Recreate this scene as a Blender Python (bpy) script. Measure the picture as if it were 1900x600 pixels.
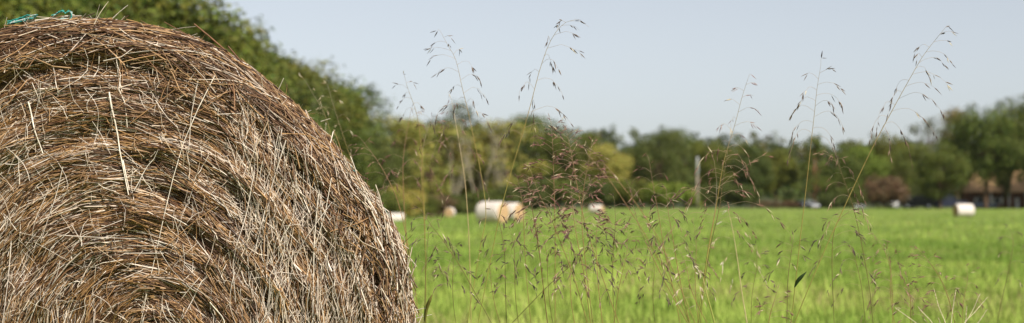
import bpy, math, random
import numpy as np
from mathutils import Vector, noise as mnoise
R = math.radians
for o in list(bpy.data.objects):
    bpy.data.objects.remove(o)
sc = bpy.context.scene
COL = sc.collection

# ------------------------------------------------------------------ camera, sky, sun, exposure
FPX, HOR, CAMH = 3694.0, 385.0, 1.0            # focal length in photo pixels, horizon row, lens height in metres
cam = bpy.data.cameras.new('camera')
co = bpy.data.objects.new('camera', cam); COL.objects.link(co)
cam.sensor_width = 36.0
cam.lens = 36.0 * FPX / 1900.0
co.location = (0, 0, CAMH)
co.rotation_euler = (R(90), 0, 0)
cam.shift_y = (HOR - 300.0) / 1900.0
cam.clip_start, cam.clip_end = 0.05, 12000
cam.dof.use_dof = True
cam.dof.focus_distance = 4.36
cam.dof.aperture_fstop = 5.3
cam.dof.aperture_blades = 7
sc.camera = co

SUN_EL, SUN_AZ = R(43), R(35)                  # azimuth measured from straight behind the camera towards the right
w = bpy.data.worlds.new('World'); sc.world = w; w.use_nodes = True
nt = w.node_tree
sky = nt.nodes.new('ShaderNodeTexSky'); sky.sky_type = 'NISHITA'; sky.sun_disc = False
sky.sun_elevation = SUN_EL
sky.altitude = 150; sky.air_density = 0.7; sky.dust_density = 0.9; sky.ozone_density = 1.0
bg = nt.nodes['Background']; bg.inputs[1].default_value = 0.080
hs = nt.nodes.new('ShaderNodeHueSaturation'); hs.inputs['Saturation'].default_value = 0.40     # thin milky autumn air
nt.links.new(sky.outputs[0], hs.inputs['Color']); nt.links.new(hs.outputs[0], bg.inputs[0])
sd = Vector((math.sin(SUN_AZ) * math.cos(SUN_EL), -math.cos(SUN_AZ) * math.cos(SUN_EL), math.sin(SUN_EL)))
sky.sun_rotation = math.atan2(sd.x, sd.y)
sl = bpy.data.lights.new('sun', 'SUN'); sl.energy = 4.6; sl.angle = R(0.53); sl.color = (1.0, 0.94, 0.86)
so = bpy.data.objects.new('sun', sl); COL.objects.link(so)
so.rotation_euler = (-sd).to_track_quat('-Z', 'Y').to_euler()
sc.view_settings.view_transform = 'Standard'; sc.view_settings.look = 'None'
sc.view_settings.exposure = 0.55; sc.view_settings.gamma = 1.0
sc.view_settings.use_curve_mapping = False
sc.render.engine = 'CYCLES'
sc.cycles.use_denoising = True
sc.cycles.max_bounces = 6; sc.cycles.diffuse_bounces = 3; sc.cycles.glossy_bounces = 2
sc.cycles.transmission_bounces = 3; sc.cycles.volume_bounces = 0
sc.cycles.caustics_reflective = False; sc.cycles.caustics_refractive = False

# ------------------------------------------------------------------ helpers
rng = np.random.default_rng(7)
random.seed(7)
def P(px, py, d):
    """world point that shows at photo pixel (px, py) when it stands d metres away"""
    return np.array([(px - 950.0) * d / FPX, d, CAMH + (HOR - py) * d / FPX])
def lin(r, g, b):
    f = lambda c: (c / 255 / 12.92) if c / 255 <= 0.04045 else ((c / 255 + 0.055) / 1.055) ** 2.4
    return (f(r), f(g), f(b))
def sstep(a, b, x):
    t = np.clip((np.asarray(x, float) - a) / (b - a), 0, 1)
    return t * t * (3 - 2 * t)
def tag(o, label=None, cat=None, group=None, kind=None):
    if label: o['label'] = label
    if cat: o['category'] = cat
    if group: o['group'] = group
    if kind: o['kind'] = kind
    return o
def empty(name, loc, rz=0.0):
    o = bpy.data.objects.new(name, None); COL.objects.link(o)
    o.location = loc; o.rotation_euler = (0, 0, rz); o.empty_display_size = 0.1
    return o
def link(name, me, parent=None, loc=None):
    o = bpy.data.objects.new(name, me); COL.objects.link(o)
    if parent: o.parent = parent
    if loc is not None: o.location = loc
    return o
def mesh_np(name, V, F, mat=None, col=None, smooth=False):
    """mesh from arrays: V (n,3), F (m,3|4) all the same size, col (n,3) per-vertex colour"""
    V = np.asarray(V, np.float32); F = np.asarray(F, np.int32)
    me = bpy.data.meshes.new(name)
    me.vertices.add(len(V)); me.vertices.foreach_set('co', V.ravel())
    n, k = F.shape
    me.loops.add(n * k); me.loops.foreach_set('vertex_index', F.ravel())
    me.polygons.add(n); me.polygons.foreach_set('loop_start', np.arange(0, n * k, k, dtype=np.int32))
    if smooth: me.polygons.foreach_set('use_smooth', np.ones(n, bool))
    me.update(calc_edges=True)
    if col is not None:
        a = me.attributes.new('col', 'FLOAT_COLOR', 'POINT')
        c = np.ones((len(V), 4), np.float32); c[:, :3] = col
        a.data.foreach_set('color', c.ravel())
    if mat: me.materials.append(mat)
    return me
def tubes(paths, rad, S=3, flat=None, twist=None):
    """paths (N,K,3), rad (N,K) -> verts, quads of N tubes with S sides; flat squashes one axis into a blade"""
    paths = np.asarray(paths, float); N, K, _ = paths.shape
    T = np.gradient(paths, axis=1); T /= np.linalg.norm(T, axis=2, keepdims=True) + 1e-12
    up = rng.normal(size=(N, 1, 3)) if twist is None else np.asarray(twist, float).reshape(-1, 1, 3) * np.ones((N, 1, 1))
    A = np.cross(T, up); A /= np.linalg.norm(A, axis=2, keepdims=True) + 1e-9
    B = np.cross(T, A)
    fl = 1.0 if flat is None else flat
    an = np.arange(S) * 2 * math.pi / S
    V = paths[:, :, None, :] + rad[:, :, None, None] * (A[:, :, None, :] * np.cos(an)[None, None, :, None]
        + fl * B[:, :, None, :] * np.sin(an)[None, None, :, None])
    V = V.reshape(-1, 3)
    i = np.arange(N)[:, None, None]; k = np.arange(K - 1)[None, :, None]; s = np.arange(S)[None, None, :]
    a = (i * K + k) * S + s; b = (i * K + k) * S + (s + 1) % S
    F = np.stack([a, b, b + S, a + S], -1).reshape(-1, 4)
    return V, F
def grow(parts):
    """join a list of (V, F, col) with equal face size"""
    off = 0; Vs, Fs, Cs = [], [], []
    for V, F, c in parts:
        Vs.append(V); Fs.append(np.asarray(F) + off); Cs.append(np.broadcast_to(c, (len(V), 3))); off += len(V)
    return np.concatenate(Vs), np.concatenate(Fs), np.concatenate(Cs)
def box(x0, x1, y0, y1, z0, z1):
    V = np.array([[x, y, z] for x in (x0, x1) for y in (y0, y1) for z in (z0, z1)], float)
    F = np.array([[0, 1, 3, 2], [4, 6, 7, 5], [0, 4, 5, 1], [2, 3, 7, 6], [0, 2, 6, 4], [1, 5, 7, 3]])
    return V, F
def lathe(prof, S=24):
    """profile [(r, z)] turned about z"""
    an = np.arange(S) * 2 * math.pi / S
    V = np.array([[r * math.cos(a), r * math.sin(a), z] for r, z in prof for a in an])
    F = [[i * S + j, i * S + (j + 1) % S, (i + 1) * S + (j + 1) % S, (i + 1) * S + j] for i in range(len(prof) - 1) for j in range(S)]
    return V, np.array(F)

# ------------------------------------------------------------------ materials
def new_mat(name, rough=0.8, spec=0.3):
    m = bpy.data.materials.new(name); m.use_nodes = True
    b = m.node_tree.nodes['Principled BSDF']
    b.inputs['Roughness'].default_value = rough
    b.inputs['Specular IOR Level'].default_value = spec
    return m, m.node_tree, b
def nd(t, kind, **kw):
    n = t.nodes.new(kind)
    for k, v in kw.items(): setattr(n, k, v)
    return n
def mul_noise(t, src, scale, lo, hi, coord='Object', stretch=None, detail=4):
    tc = nd(t, 'ShaderNodeTexCoord'); nz = nd(t, 'ShaderNodeTexNoise')
    nz.inputs['Scale'].default_value = scale; nz.inputs['Detail'].default_value = detail
    if stretch:
        mp = nd(t, 'ShaderNodeMapping'); mp.inputs['Scale'].default_value = stretch
        t.links.new(tc.outputs[coord], mp.inputs[0]); t.links.new(mp.outputs[0], nz.inputs[0])
    else:
        t.links.new(tc.outputs[coord], nz.inputs[0])
    mr = nd(t, 'ShaderNodeMapRange'); mr.inputs[1].default_value = 0.3; mr.inputs[2].default_value = 0.7
    mr.inputs[3].default_value = lo; mr.inputs[4].default_value = hi
    t.links.new(nz.outputs[0], mr.inputs[0])
    vm = nd(t, 'ShaderNodeVectorMath', operation='SCALE')
    t.links.new(src, vm.inputs[0]); t.links.new(mr.outputs[0], vm.inputs['Scale'])
    return vm.outputs[0]
def attr_mat(name, rough, spec, nscale, lo, hi, trans=0.0, use_obj=False):
    m, t, b = new_mat(name, rough, spec)
    a = nd(t, 'ShaderNodeAttribute', attribute_name='col')
    src = a.outputs['Color']
    if use_obj:
        oi = nd(t, 'ShaderNodeObjectInfo')
        vm = nd(t, 'ShaderNodeVectorMath', operation='MULTIPLY')
        t.links.new(src, vm.inputs[0]); t.links.new(oi.outputs['Color'], vm.inputs[1]); src = vm.outputs[0]
    src = mul_noise(t, src, nscale, lo, hi)
    t.links.new(src, b.inputs['Base Color'])
    if trans > 0:
        tr = nd(t, 'ShaderNodeBsdfTranslucent'); mx = nd(t, 'ShaderNodeMixShader'); mx.inputs[0].default_value = trans
        t.links.new(src, tr.inputs[0]); t.links.new(b.outputs[0], mx.inputs[1]); t.links.new(tr.outputs[0], mx.inputs[2])
        t.links.new(mx.outputs[0], t.nodes['Material Output'].inputs[0])
    return m
def flat_mat(name, rgb, rough=0.7, spec=0.3, nscale=3.0, lo=0.8, hi=1.15, metal=0.0, coat=0.0):
    m, t, b = new_mat(name, rough, spec)
    c = nd(t, 'ShaderNodeRGB'); c.outputs[0].default_value = (*rgb, 1)
    t.links.new(mul_noise(t, c.outputs[0], nscale, lo, hi), b.inputs['Base Color'])
    b.inputs['Metallic'].default_value = metal; b.inputs['Coat Weight'].default_value = coat
    return m
M_straw = attr_mat('straw', 0.5, 0.35, 60.0, 0.75, 1.2)
M_core = flat_mat('packed_hay', lin(70, 47, 28), 0.95, 0.05, 40, 0.5, 1.3)
M_net = attr_mat('net_wrap', 0.4, 0.4, 30.0, 0.85, 1.1, trans=0.2)
M_stalk = attr_mat('grass_stalk', 0.55, 0.3, 80.0, 0.8, 1.2, trans=0.15)
M_leaf = attr_mat('tree_leaves', 0.6, 0.25, 0.8, 0.85, 1.15, trans=0.14, use_obj=True)
M_blade = attr_mat('field_grass', 0.7, 0.12, 0.35, 0.8, 1.2, trans=0.3)
M_bark = flat_mat('bark', lin(92, 74, 58), 0.9, 0.1, 6, 0.6, 1.3)
M_palebark = flat_mat('pale_bark', lin(150, 140, 122), 0.85, 0.1, 6, 0.7, 1.2)
M_redbark = flat_mat('red_bark', lin(128, 88, 66), 0.9, 0.1, 6, 0.7, 1.2)

# ------------------------------------------------------------------ terrain
def zt(X, Y):
    X = np.asarray(X, float); Y = np.asarray(Y, float)
    dip = -0.9 * sstep(-4, -14, X) * sstep(130, 220, Y)
    bank = 0.75 * sstep(300, 345, Y) * sstep(-6, 14, X)
    hole = -0.85 * np.exp(-(((X - 62) / 5) ** 2 + ((Y - 357) / 5) ** 2))
    und = 0.03 * np.sin(X * 0.21 + 1.3) * np.sin(Y * 0.13) * sstep(8, 20, Y)
    return dip + bank + hole + und
def make_ground():
    xs = np.concatenate([[-3000, -1500, -700, -300, -160], np.arange(-100, 141, 2.5), [170, 300, 700, 1500, 3000]])
    ys = np.concatenate([[-60, -20], np.arange(0, 60, 3), np.arange(60, 420, 4), [440, 480, 550, 700, 1000, 1600, 2600, 4500]])
    X, Y = np.meshgrid(xs, ys); Z = zt(X, Y)
    V = np.stack([X, Y, Z], -1).reshape(-1, 3); nx = len(xs)
    i, j = np.meshgrid(np.arange(len(ys) - 1), np.arange(nx - 1), indexing='ij'); a = (i * nx + j).ravel()
    F = np.stack([a, a + 1, a + nx + 1, a + nx], -1)
    m, t, b = new_mat('meadow_soil', 0.95, 0.05)
    tc = nd(t, 'ShaderNodeTexCoord'); n1 = nd(t, 'ShaderNodeTexNoise'); n1.inputs['Scale'].default_value = 0.12; n1.inputs['Detail'].default_value = 6
    n2 = nd(t, 'ShaderNodeTexNoise'); n2.inputs['Scale'].default_value = 2.2; n2.inputs['Detail'].default_value = 5
    t.links.new(tc.outputs['Object'], n1.inputs[0]); t.links.new(tc.outputs['Object'], n2.inputs[0])
    r1 = nd(t, 'ShaderNodeValToRGB'); e = r1.color_ramp.elements
    e[0].position = 0.32; e[0].color = (*GREEN_A, 1); e[1].position = 0.72; e[1].color = (*GREEN_B, 1)
    t.links.new(n1.outputs[0], r1.inputs[0])
    mr = nd(t, 'ShaderNodeMapRange'); mr.inputs[1].default_value = .3; mr.inputs[2].default_value = .7; mr.inputs[3].default_value = .75; mr.inputs[4].default_value = 1.2
    t.links.new(n2.outputs[0], mr.inputs[0])
    vm = nd(t, 'ShaderNodeVectorMath', operation='SCALE'); t.links.new(r1.outputs[0], vm.inputs[0]); t.links.new(mr.outputs[0], vm.inputs['Scale'])
    t.links.new(vm.outputs[0], b.inputs['Base Color'])
    bp = nd(t, 'ShaderNodeBump'); bp.inputs['Strength'].default_value = 0.6; bp.inputs['Distance'].default_value = 0.08
    t.links.new(n2.outputs[0], bp.inputs['Height']); t.links.new(bp.outputs[0], b.inputs['Normal'])
    o = link('field', mesh_np('field', V, F, m, smooth=True)); tag(o, 'mown bright green hay field reaching to the trees', 'field', kind='structure')
GREEN_A, GREEN_B = (0.130, 0.205, 0.034), (0.215, 0.255, 0.066)
make_ground()

def make_grass():
    N = 210000
    inv = rng.uniform(1 / 343.0, 1 / 11.5, N); Y = 1 / inv
    near = rng.random(N) < 0.06
    Y[near] = rng.uniform(2.5, 12, near.sum())
    X = rng.uniform(-0.30, 0.30, N) * Y
    patch = np.array([mnoise.noise((x * 0.35, y * 0.12, 0)) for x, y in zip(X[::1], Y[::1])])
    big = np.array([mnoise.noise((x * 0.11 + 7, y * 0.028, 3)) for x, y in zip(X, Y)]); patch = patch * .7 + big * .8
    patch2 = np.sin(X * 2.1 + np.sin(Y * 0.9) * 2) * np.sin(Y * 0.55 + X * 0.4)
    h = rng.uniform(0.05, 0.13, N) * (1 + 0.5 * patch) * (1 + 0.004 * np.minimum(Y, 150)); tuft = rng.random(N) < 0.03 + .10 * (patch < -.25); h[tuft] *= 2.0
    wd = 0.004 + 0.00028 * Y
    base = np.stack([X, Y, zt(X, Y) - 0.01], -1)
    az = rng.uniform(0, 2 * math.pi, N); lean = rng.uniform(0.1, 0.7, N)
    side = np.stack([np.cos(az + 1.57), np.sin(az + 1.57), np.zeros(N)], -1) * wd[:, None]
    d = np.stack([np.cos(az) * lean, np.sin(az) * lean, np.ones(N)], -1) * h[:, None]
    mid = base + d * np.array([.4, .4, .6]); tip = base + d
    V = np.stack([base - side * .5, base + side * .5, mid - side * .45, mid + side * .45, tip], 1).reshape(-1, 3)
    i = np.arange(N)[:, None] * 5
    F = np.concatenate([i + [0, 1, 3], i + [0, 3, 2], i + [2, 3, 4]], 0)
    ga = np.array([0.150, 0.268, 0.033]); gb = np.array([0.330, 0.395, 0.088]); dry = np.array([0.30, 0.25, 0.11])
    m = np.clip(rng.random(N) * .5 + 0.6 * patch + 0.22 * patch2 + .25, 0, 1)[:, None]
    c = ga * (1 - m) + gb * m
    dr = (rng.random(N) < 0.04 + 0.22 * (patch > 0.45) + .10 * (patch2 > .8))[:, None]; c = np.where(dr, dry, c)
    c = c * rng.uniform(.62, 1.38, (N, 1)) * (1 + .35 * patch + .12 * patch2)[:, None]
    o = link('field_grass', mesh_np('field_grass', V, F, M_blade, np.repeat(c, 5, 0)))
    tag(o, 'short bright green grass of the mown field', 'grass', kind='stuff')
make_grass()

# ------------------------------------------------------------------ trees
def leaf_cloud(centres, radii, n_per, size, seed, flat=0.8):
    r = np.random.default_rng(seed); out_c, out_n = [], []
    for c, rad in zip(centres, radii):
        n = max(8, int(n_per * (rad / np.mean(radii)) ** 2))
        d = r.normal(size=(n, 3)); d /= np.linalg.norm(d, axis=1, keepdims=True)
        rr = rad * r.uniform(0.35, 1.0, (n, 1)) ** 0.45 * (1 + 0.22 * r.normal(size=(n, 1)))
        out_c.append(c + d * rr * [1, 1, flat]); out_n.append(d + 0.7 * r.normal(size=(n, 3)) + [0, 0, 0.4])
    C = np.concatenate(out_c); Nn = np.concatenate(out_n); Nn /= np.linalg.norm(Nn, axis=1, keepdims=True)
    A = np.cross(Nn, r.normal(size=C.shape)); A /= np.linalg.norm(A, axis=1, keepdims=True); B = np.cross(Nn, A)
    s = size * r.uniform(0.6, 1.5, (len(C), 1))
    V = np.stack([C - A * s, C + B * s * .55, C + A * s, C - B * s * .55], 1).reshape(-1, 3)
    F = np.arange(len(C) * 4).reshape(-1, 4)
    col = np.repeat(r.uniform(0.65, 1.35, (len(C), 1)) * (np.ones(3) + r.normal(size=(len(C), 3)) * [.12, .05, .1]), 4, 0)
    return V, F, np.clip(col, .2, 2)
def limb(a, b, r0, r1, K=5, sag=0.04, rs=random):
    t = np.linspace(0, 1, K)[:, None]
    p = a + (b - a) * t; p[1:-1] += np.array([[rs.uniform(-1, 1), rs.uniform(-1, 1), rs.uniform(0, 1)] for _ in range(K - 2)]) * sag
    return p[None], np.linspace(r0, r1, K)[None]
PROTO = {}
def tree_proto(key, kind, seed):
    r = np.random.default_rng(seed); rs = random.Random(seed)
    n = dict(round=44, oak=70, tall=40, sparse=26, pine=48, bush=26, yellow=34)[kind]
    cs, rd = [], []
    if kind == 'pine':
        for i in range(n):
            z = 0.3 + 0.68 * i / n; wv = 0.2 * (1 - (z - 0.3) / 0.75) + .02; a = r.uniform(0, 6.28)
            cs.append([math.cos(a) * wv * r.uniform(.4, 1), math.sin(a) * wv * r.uniform(.4, 1), z]); rd.append(0.065 * r.uniform(.7, 1.2))
    elif kind == 'bush':
        for i in range(n):
            d = r.normal(size=3); d /= np.linalg.norm(d); q = r.uniform(.3, .8)
            cs.append([d[0] * q * .55, d[1] * q * .55, 0.42 + d[2] * q * .42]); rd.append(0.17 * r.uniform(.7, 1.25))
    else:
        zc, hz, wx, rr = dict(round=(.56, .42, .27, .105), oak=(.58, .40, .40, .11), tall=(.56, .43, .19, .09),
                              sparse=(.66, .34, .22, .075), yellow=(.52, .46, .23, .095))[kind]
        for i in range(n):
            d = r.normal(size=3); d /= np.linalg.norm(d); q = r.uniform(.25, 1) ** .5
            bump = 1 + .16 * math.sin(3 * math.atan2(d[1], d[0]) + seed) * (1 - abs(d[2]))
            z = zc + d[2] * q * hz * .86
            cs.append([d[0] * q * wx * bump, d[1] * q * wx * bump, max(z, .1)]); rd.append(rr * r.uniform(.6, 1.25))
    cs = np.array(cs)
    npl = dict(round=340, oak=290, tall=320, sparse=80, pine=170, bush=300, yellow=240)[kind]
    sz = dict(round=.0100, oak=.0096, tall=.0096, sparse=.010, pine=.0085, bush=.022, yellow=.0105)[kind]
    V, F, c = leaf_cloud(cs, rd, npl, sz, seed + 50)
    crown = mesh_np('crown_' + key, V, F, M_leaf, c)
    th = .9 if kind == 'pine' else .7
    th = .45 if kind == 'bush' else th
    parts = []
    r0 = dict(oak=.022, bush=.02).get(kind, .016)
    p, q = limb(np.array([0, 0, -.02]), np.array([rs.uniform(-.02, .02), rs.uniform(-.02, .02), th]), r0, r0 * .3, 8, .006, rs)
    parts.append(tubes(p, q, 7))
    for i in rs.sample(range(len(cs)), min(22, len(cs))):
        z0 = max(.05, min(th * .95, cs[i][2] * rs.uniform(.45, .8)))
        p, q = limb(np.array([0, 0, z0]), cs[i], r0 * .38, r0 * .08, 5, .012, rs)
        parts.append(tubes(p, q, 5))
    V, F, _ = grow([(a, b, (1, 1, 1)) for a, b in parts])
    return crown, V, F
def trunk_mesh(key, V, F, mat): return mesh_np('trunk_' + key, V, F, mat, smooth=True)
for key, kind, seed in [('round_a', 'round', 1), ('round_b', 'round', 2), ('round_c', 'round', 3), ('oak_a', 'oak', 4), ('oak_b', 'oak', 5), ('tall_a', 'tall', 6),
                        ('tall_b', 'tall', 7), ('sparse_a', 'sparse', 8), ('pine_a', 'pine', 9), ('bush_a', 'bush', 10), ('bush_b', 'bush', 11), ('yellow_a', 'yellow', 12), ('yellow_b', 'yellow', 13)]:
    cr, V, F = tree_proto(key, kind, seed)
    PROTO[key] = (cr, trunk_mesh(key, V, F, M_redbark if kind == 'pine' else M_bark))
GREENS = dict(olive=(.112, .124, .017), dark=(.074, .094, .018), mid=(.098, .124, .020), yellow=(.295, .270, .056), bright=(.165, .215, .026),
              grey=(.120, .125, .060), rust=(.135, .086, .042), deep=(.086, .112, .018), orange=(.19, .145, .03), brown=(.13, .09, .045))
def tree(key, px, d, top, wide=1.0, col='mid', name='tree', label=None, cat='tree', group=None, rz=None, base=None):
    X = (px - 950) * d / FPX; z0 = float(zt(X, d)) - 0.05 if base is None else base
    H = CAMH + (HOR - top) * d / FPX - z0
    e = empty(name, (X, d, z0), random.uniform(0, 6.28) if rz is None else rz)
    e.scale = (H * wide, H * wide, H)
    tag(e, label, cat, group)
    c, t = PROTO[key]
    oc = link('crown', c, e); jit = random.uniform(.88, 1.12); g = GREENS[col]
    oc.color = (g[0] * jit * random.uniform(.93, 1.07), g[1] * jit, g[2] * jit, 1)
    link('trunk', t, e)
    return e
G_L = 'trees of the tall treeline behind the bale'
L_L = 'dim tree glimpsed only through the gaps between crowns of the tall treeline'
K = ['round_a', 'round_b', 'round_c', 'tall_a', 'oak_a', 'oak_b']
left = [(-60, 150, -150), (30, 160, -130), (105, 168, -110), (180, 176, -95), (250, 186, -70), (305, 198, -38), (358, 212, 0), (405, 226, 28), (452, 242, 56),
        (495, 258, 80), (534, 274, 98), (572, 292, 118), (606, 312, 152), (478, 280, 78), (520, 296, 98), (560, 312, 118), (600, 330, 150)]
ORD = ['first', 'second', 'third', 'fourth', 'fifth', 'sixth', 'seventh', 'eighth', 'ninth', 'tenth', 'eleventh', 'twelfth', 'thirteenth']
NEXT = ['first and second', 'second and third', 'third and fourth', 'fourth and fifth']
left = [(x - 24 * (x > 200), d, t - 8 * (x > 400)) for x, d, t in left]
for i, (px, d, top) in enumerate(left):
    tree(K[i % 6], px, d, top, random.uniform(1.1, 1.3), ['olive', 'mid', 'olive', 'mid', 'olive'][i % 5], 'broadleaf_tree',
         (ORD[12 - i] + ' crown up from the low end of the tall olive treeline behind the big bale') if i < 13 else 'crown filling the gap between the ' + NEXT[16 - i] + ' crowns of the tall treeline', group=G_L)
    if i < 13:
        tree(K[(i + 2) % 6], px - 14, d + 16, top + 10, 1.2, ['mid', 'olive', 'dark'][i % 3], 'broadleaf_tree', L_L, group=G_L)
for i, (px, d, top) in enumerate([(640, 300, 215), (595, 272, 215), (560, 250, 190), (680, 326, 235), (525, 235, 170)]):     # lower trees along the edge of the wood
    tree(['round_b', 'yellow_a', 'round_c', 'oak_a', 'round_a'][i], px, d, top, 1.1, ['mid', 'olive', 'mid', 'dark', 'olive'][i], 'edge_tree',
         ['second lowest', 'middle', 'second highest', 'lowest', 'highest'][i] + ' of the five smaller trees along the wood edge, counted up from the field', group='lower trees at the wood edge')
tree('sparse_a', 672, 345, 138, 1.0, 'dark', 'sparse_tree', 'thin open-crowned dark tree sticking up at the end of the tall treeline')
# trees behind the white bales
def T(*a, **k): return tree(*a, **k)
T('yellow_a', 735, 372, 204, 1.4, 'yellow', 'autumn_tree', 'yellowing tree at the foot of the tall treeline, nearest the big bale')
T('yellow_b', 800, 392, 200, 1.6, 'yellow', 'autumn_tree', 'wide yellow-green tree just before the pale bare tree')
T('round_a', 842, 450, 190, 1.0, 'dark', 'broadleaf_tree', 'dark green rounded tree top rising behind the yellow trees')
T('round_c', 770, 440, 206, 1.1, 'dark', 'broadleaf_tree', 'dark tree showing as a low crest behind the yellow-green trees')
T('yellow_a', 940, 396, 214, 1.6, 'yellow', 'autumn_tree', 'golden yellow-green tree behind the pale bare branches')
T('yellow_b', 885, 402, 222, 1.5, 'yellow', 'autumn_tree', 'pale yellowish tree standing directly behind the bare tree')
T('oak_a', 995, 430, 204, .9, 'mid', 'broadleaf_tree', 'tall mid green tree right of the yellow trees')
T('oak_b', 1050, 425, 225, .9, 'olive', 'broadleaf_tree', 'green tree on the slope of crowns behind the purple grass heads')
T('round_b', 1085, 440, 238, 1.0, 'olive', 'broadleaf_tree', 'olive tree where the crowns drop to the lowest dip of skyline')
T('round_c', 1125, 410, 255, 1.2, 'yellow', 'broadleaf_tree', 'short olive tree in the low dip of the skyline')
T('yellow_b', 1165, 420, 255, 1.2, 'olive', 'broadleaf_tree', 'low yellowish tree at the dip before the rounded dark crown')
T('oak_a', 1228, 415, 233, .9, 'dark', 'broadleaf_tree', 'dark rounded tree standing above its neighbours left of the pole')
T('round_a', 1272, 425, 239, 1.1, 'mid', 'broadleaf_tree', 'green tree directly behind the top of the pale pole')
T('oak_b', 1335, 400, 243, .9, 'olive', 'broadleaf_tree', 'broad tree just right of the pale pole')
T('round_b', 1395, 372, 263, 1.2, 'dark', 'broadleaf_tree', 'dark broad tree behind the brown bank, right of the pole')
T('round_c', 1440, 378, 265, 1.2, 'olive', 'broadleaf_tree', 'mid green tree above the brown brush bank')
T('pine_a', 1512, 372, 255, 1.25, 'mid', 'pine_tree', 'tree with a bare reddish trunk beside the dark parked car')
T('round_a', 1555, 380, 268, 1.2, 'mid', 'broadleaf_tree', 'green tree between the red trunk and the rust bush')
T('round_c', 1600, 392, 258, 1.2, 'bright', 'broadleaf_tree', 'lighter green tree behind the leaning tall grass stalk')
T('oak_b', 1655, 405, 229, .75, 'olive', 'broadleaf_tree', 'tree whose round top rises above the ridge behind the rust bush')
T('oak_a', 1690, 395, 261, .9, 'mid', 'broadleaf_tree', 'tree between the rust bush and the big shade trees')
T('sparse_a', 1722, 405, 205, .9, 'grey', 'sparse_tree', 'thin grey half-bare tree left of the big dark trees')
T('yellow_a', 1775, 410, 192, .8, 'orange', 'autumn_tree', 'slim tree with an orange tinted top behind the big shade trees')
T('round_a', 1745, 346, 265, 1.35, 'mid', 'shade_tree', 'shade tree leaning over the dark parked cars', rz=1.0)
T('oak_b', 1830, 352, 172, .88, 'deep', 'shade_tree', 'big dark shade tree standing in front of the house', rz=2.0)
T('round_b', 1800, 378, 215, 1.1, 'dark', 'shade_tree', 'dark tree filling the gap between the two big shade trees')
T('oak_a', 1918, 354, 160, 1.0, 'deep', 'shade_tree', 'tall shade tree cut by the right picture edge', rz=4.0)
T('round_b', 1862, 362, 262, .6, 'dark', 'shade_tree', 'slim leafy tree hiding the middle of the house roof', rz=1.0)
T('round_c', 1985, 360, 180, 1.0, 'dark', 'shade_tree', 'tree beyond the right picture edge next to the house')
# understorey
S_G = 'bushes along the foot of the trees'
for i, (px, d, top, k, wv, c, lab) in enumerate([
        (700, 300, 330, 'bush_a', 1.3, 'mid', 'green bush low against the rim of the big bale'),
        (742, 310, 330, 'bush_b', 1.3, 'yellow', 'yellow-green bush behind the small white bale'),
        (775, 330, 345, 'bush_a', 1.4, 'olive', 'olive bush between the small white bale and the tan bale'),
        (815, 345, 350, 'bush_b', 1.3, 'brown', 'brownish bush behind the tan bale end'),
        (850, 350, 345, 'bush_a', 1.2, 'dark', 'dark green bush just right of the tan bale'),
        (895, 352, 340, 'bush_b', 1.3, 'mid', 'green bush behind the big white bale'),
        (945, 356, 325, 'bush_a', 1.3, 'dark', 'dark bush behind the end of the big white bale'),
        (990, 360, 318, 'bush_b', 1.4, 'dark', 'dark bush right of the pair of white bales'),
        (1040, 362, 310, 'bush_a', 1.4, 'mid', 'tall green bush behind the purple seed heads'),
        (1090, 362, 318, 'bush_b', 1.4, 'dark', 'dark bush behind the small white bale in mid-field'),
        (1145, 366, 312, 'bush_a', 1.4, 'olive', 'green bush right of the small white bale in mid-field'),
        (1190, 366, 318, 'bush_b', 1.3, 'olive', 'olive bush left of the bright bush by the pole'),
        (1240, 348, 318, 'bush_a', 1.5, 'bright', 'bright yellow-green bush left of the pale pole'),
        (1285, 352, 362, 'bush_b', 1.8, 'bright', 'low bright bush at the foot of the pale pole'),
        (1335, 366, 320, 'bush_a', 1.3, 'dark', 'dark bush right of the pale pole'),
        (1385, 362, 330, 'bush_b', 1.2, 'dark', 'dark bush behind the seed heads right of the pole'),
        (1425, 350, 366, 'bush_a', 2.3, 'brown', 'low brown brush on the bank left of the parked cars'),
        (1465, 352, 368, 'bush_b', 2.2, 'rust', 'low rusty brush beside the dark parked car'),
        (1545, 360, 345, 'bush_a', 1.5, 'dark', 'dark bush right of the reddish trunk'),
        (1580, 364, 330, 'bush_b', 1.3, 'mid', 'green bush left of the rust bush'),
        (1643, 348, 302, 'bush_a', 1.05, 'rust', 'large round rust brown bush left of the parked cars'),
        (1700, 372, 330, 'bush_b', 1.4, 'dark', 'dark bush behind the parked cars')]):
    tree(k, px, d, top, wv, c, 'bush', lab, 'bush', S_G)
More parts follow.
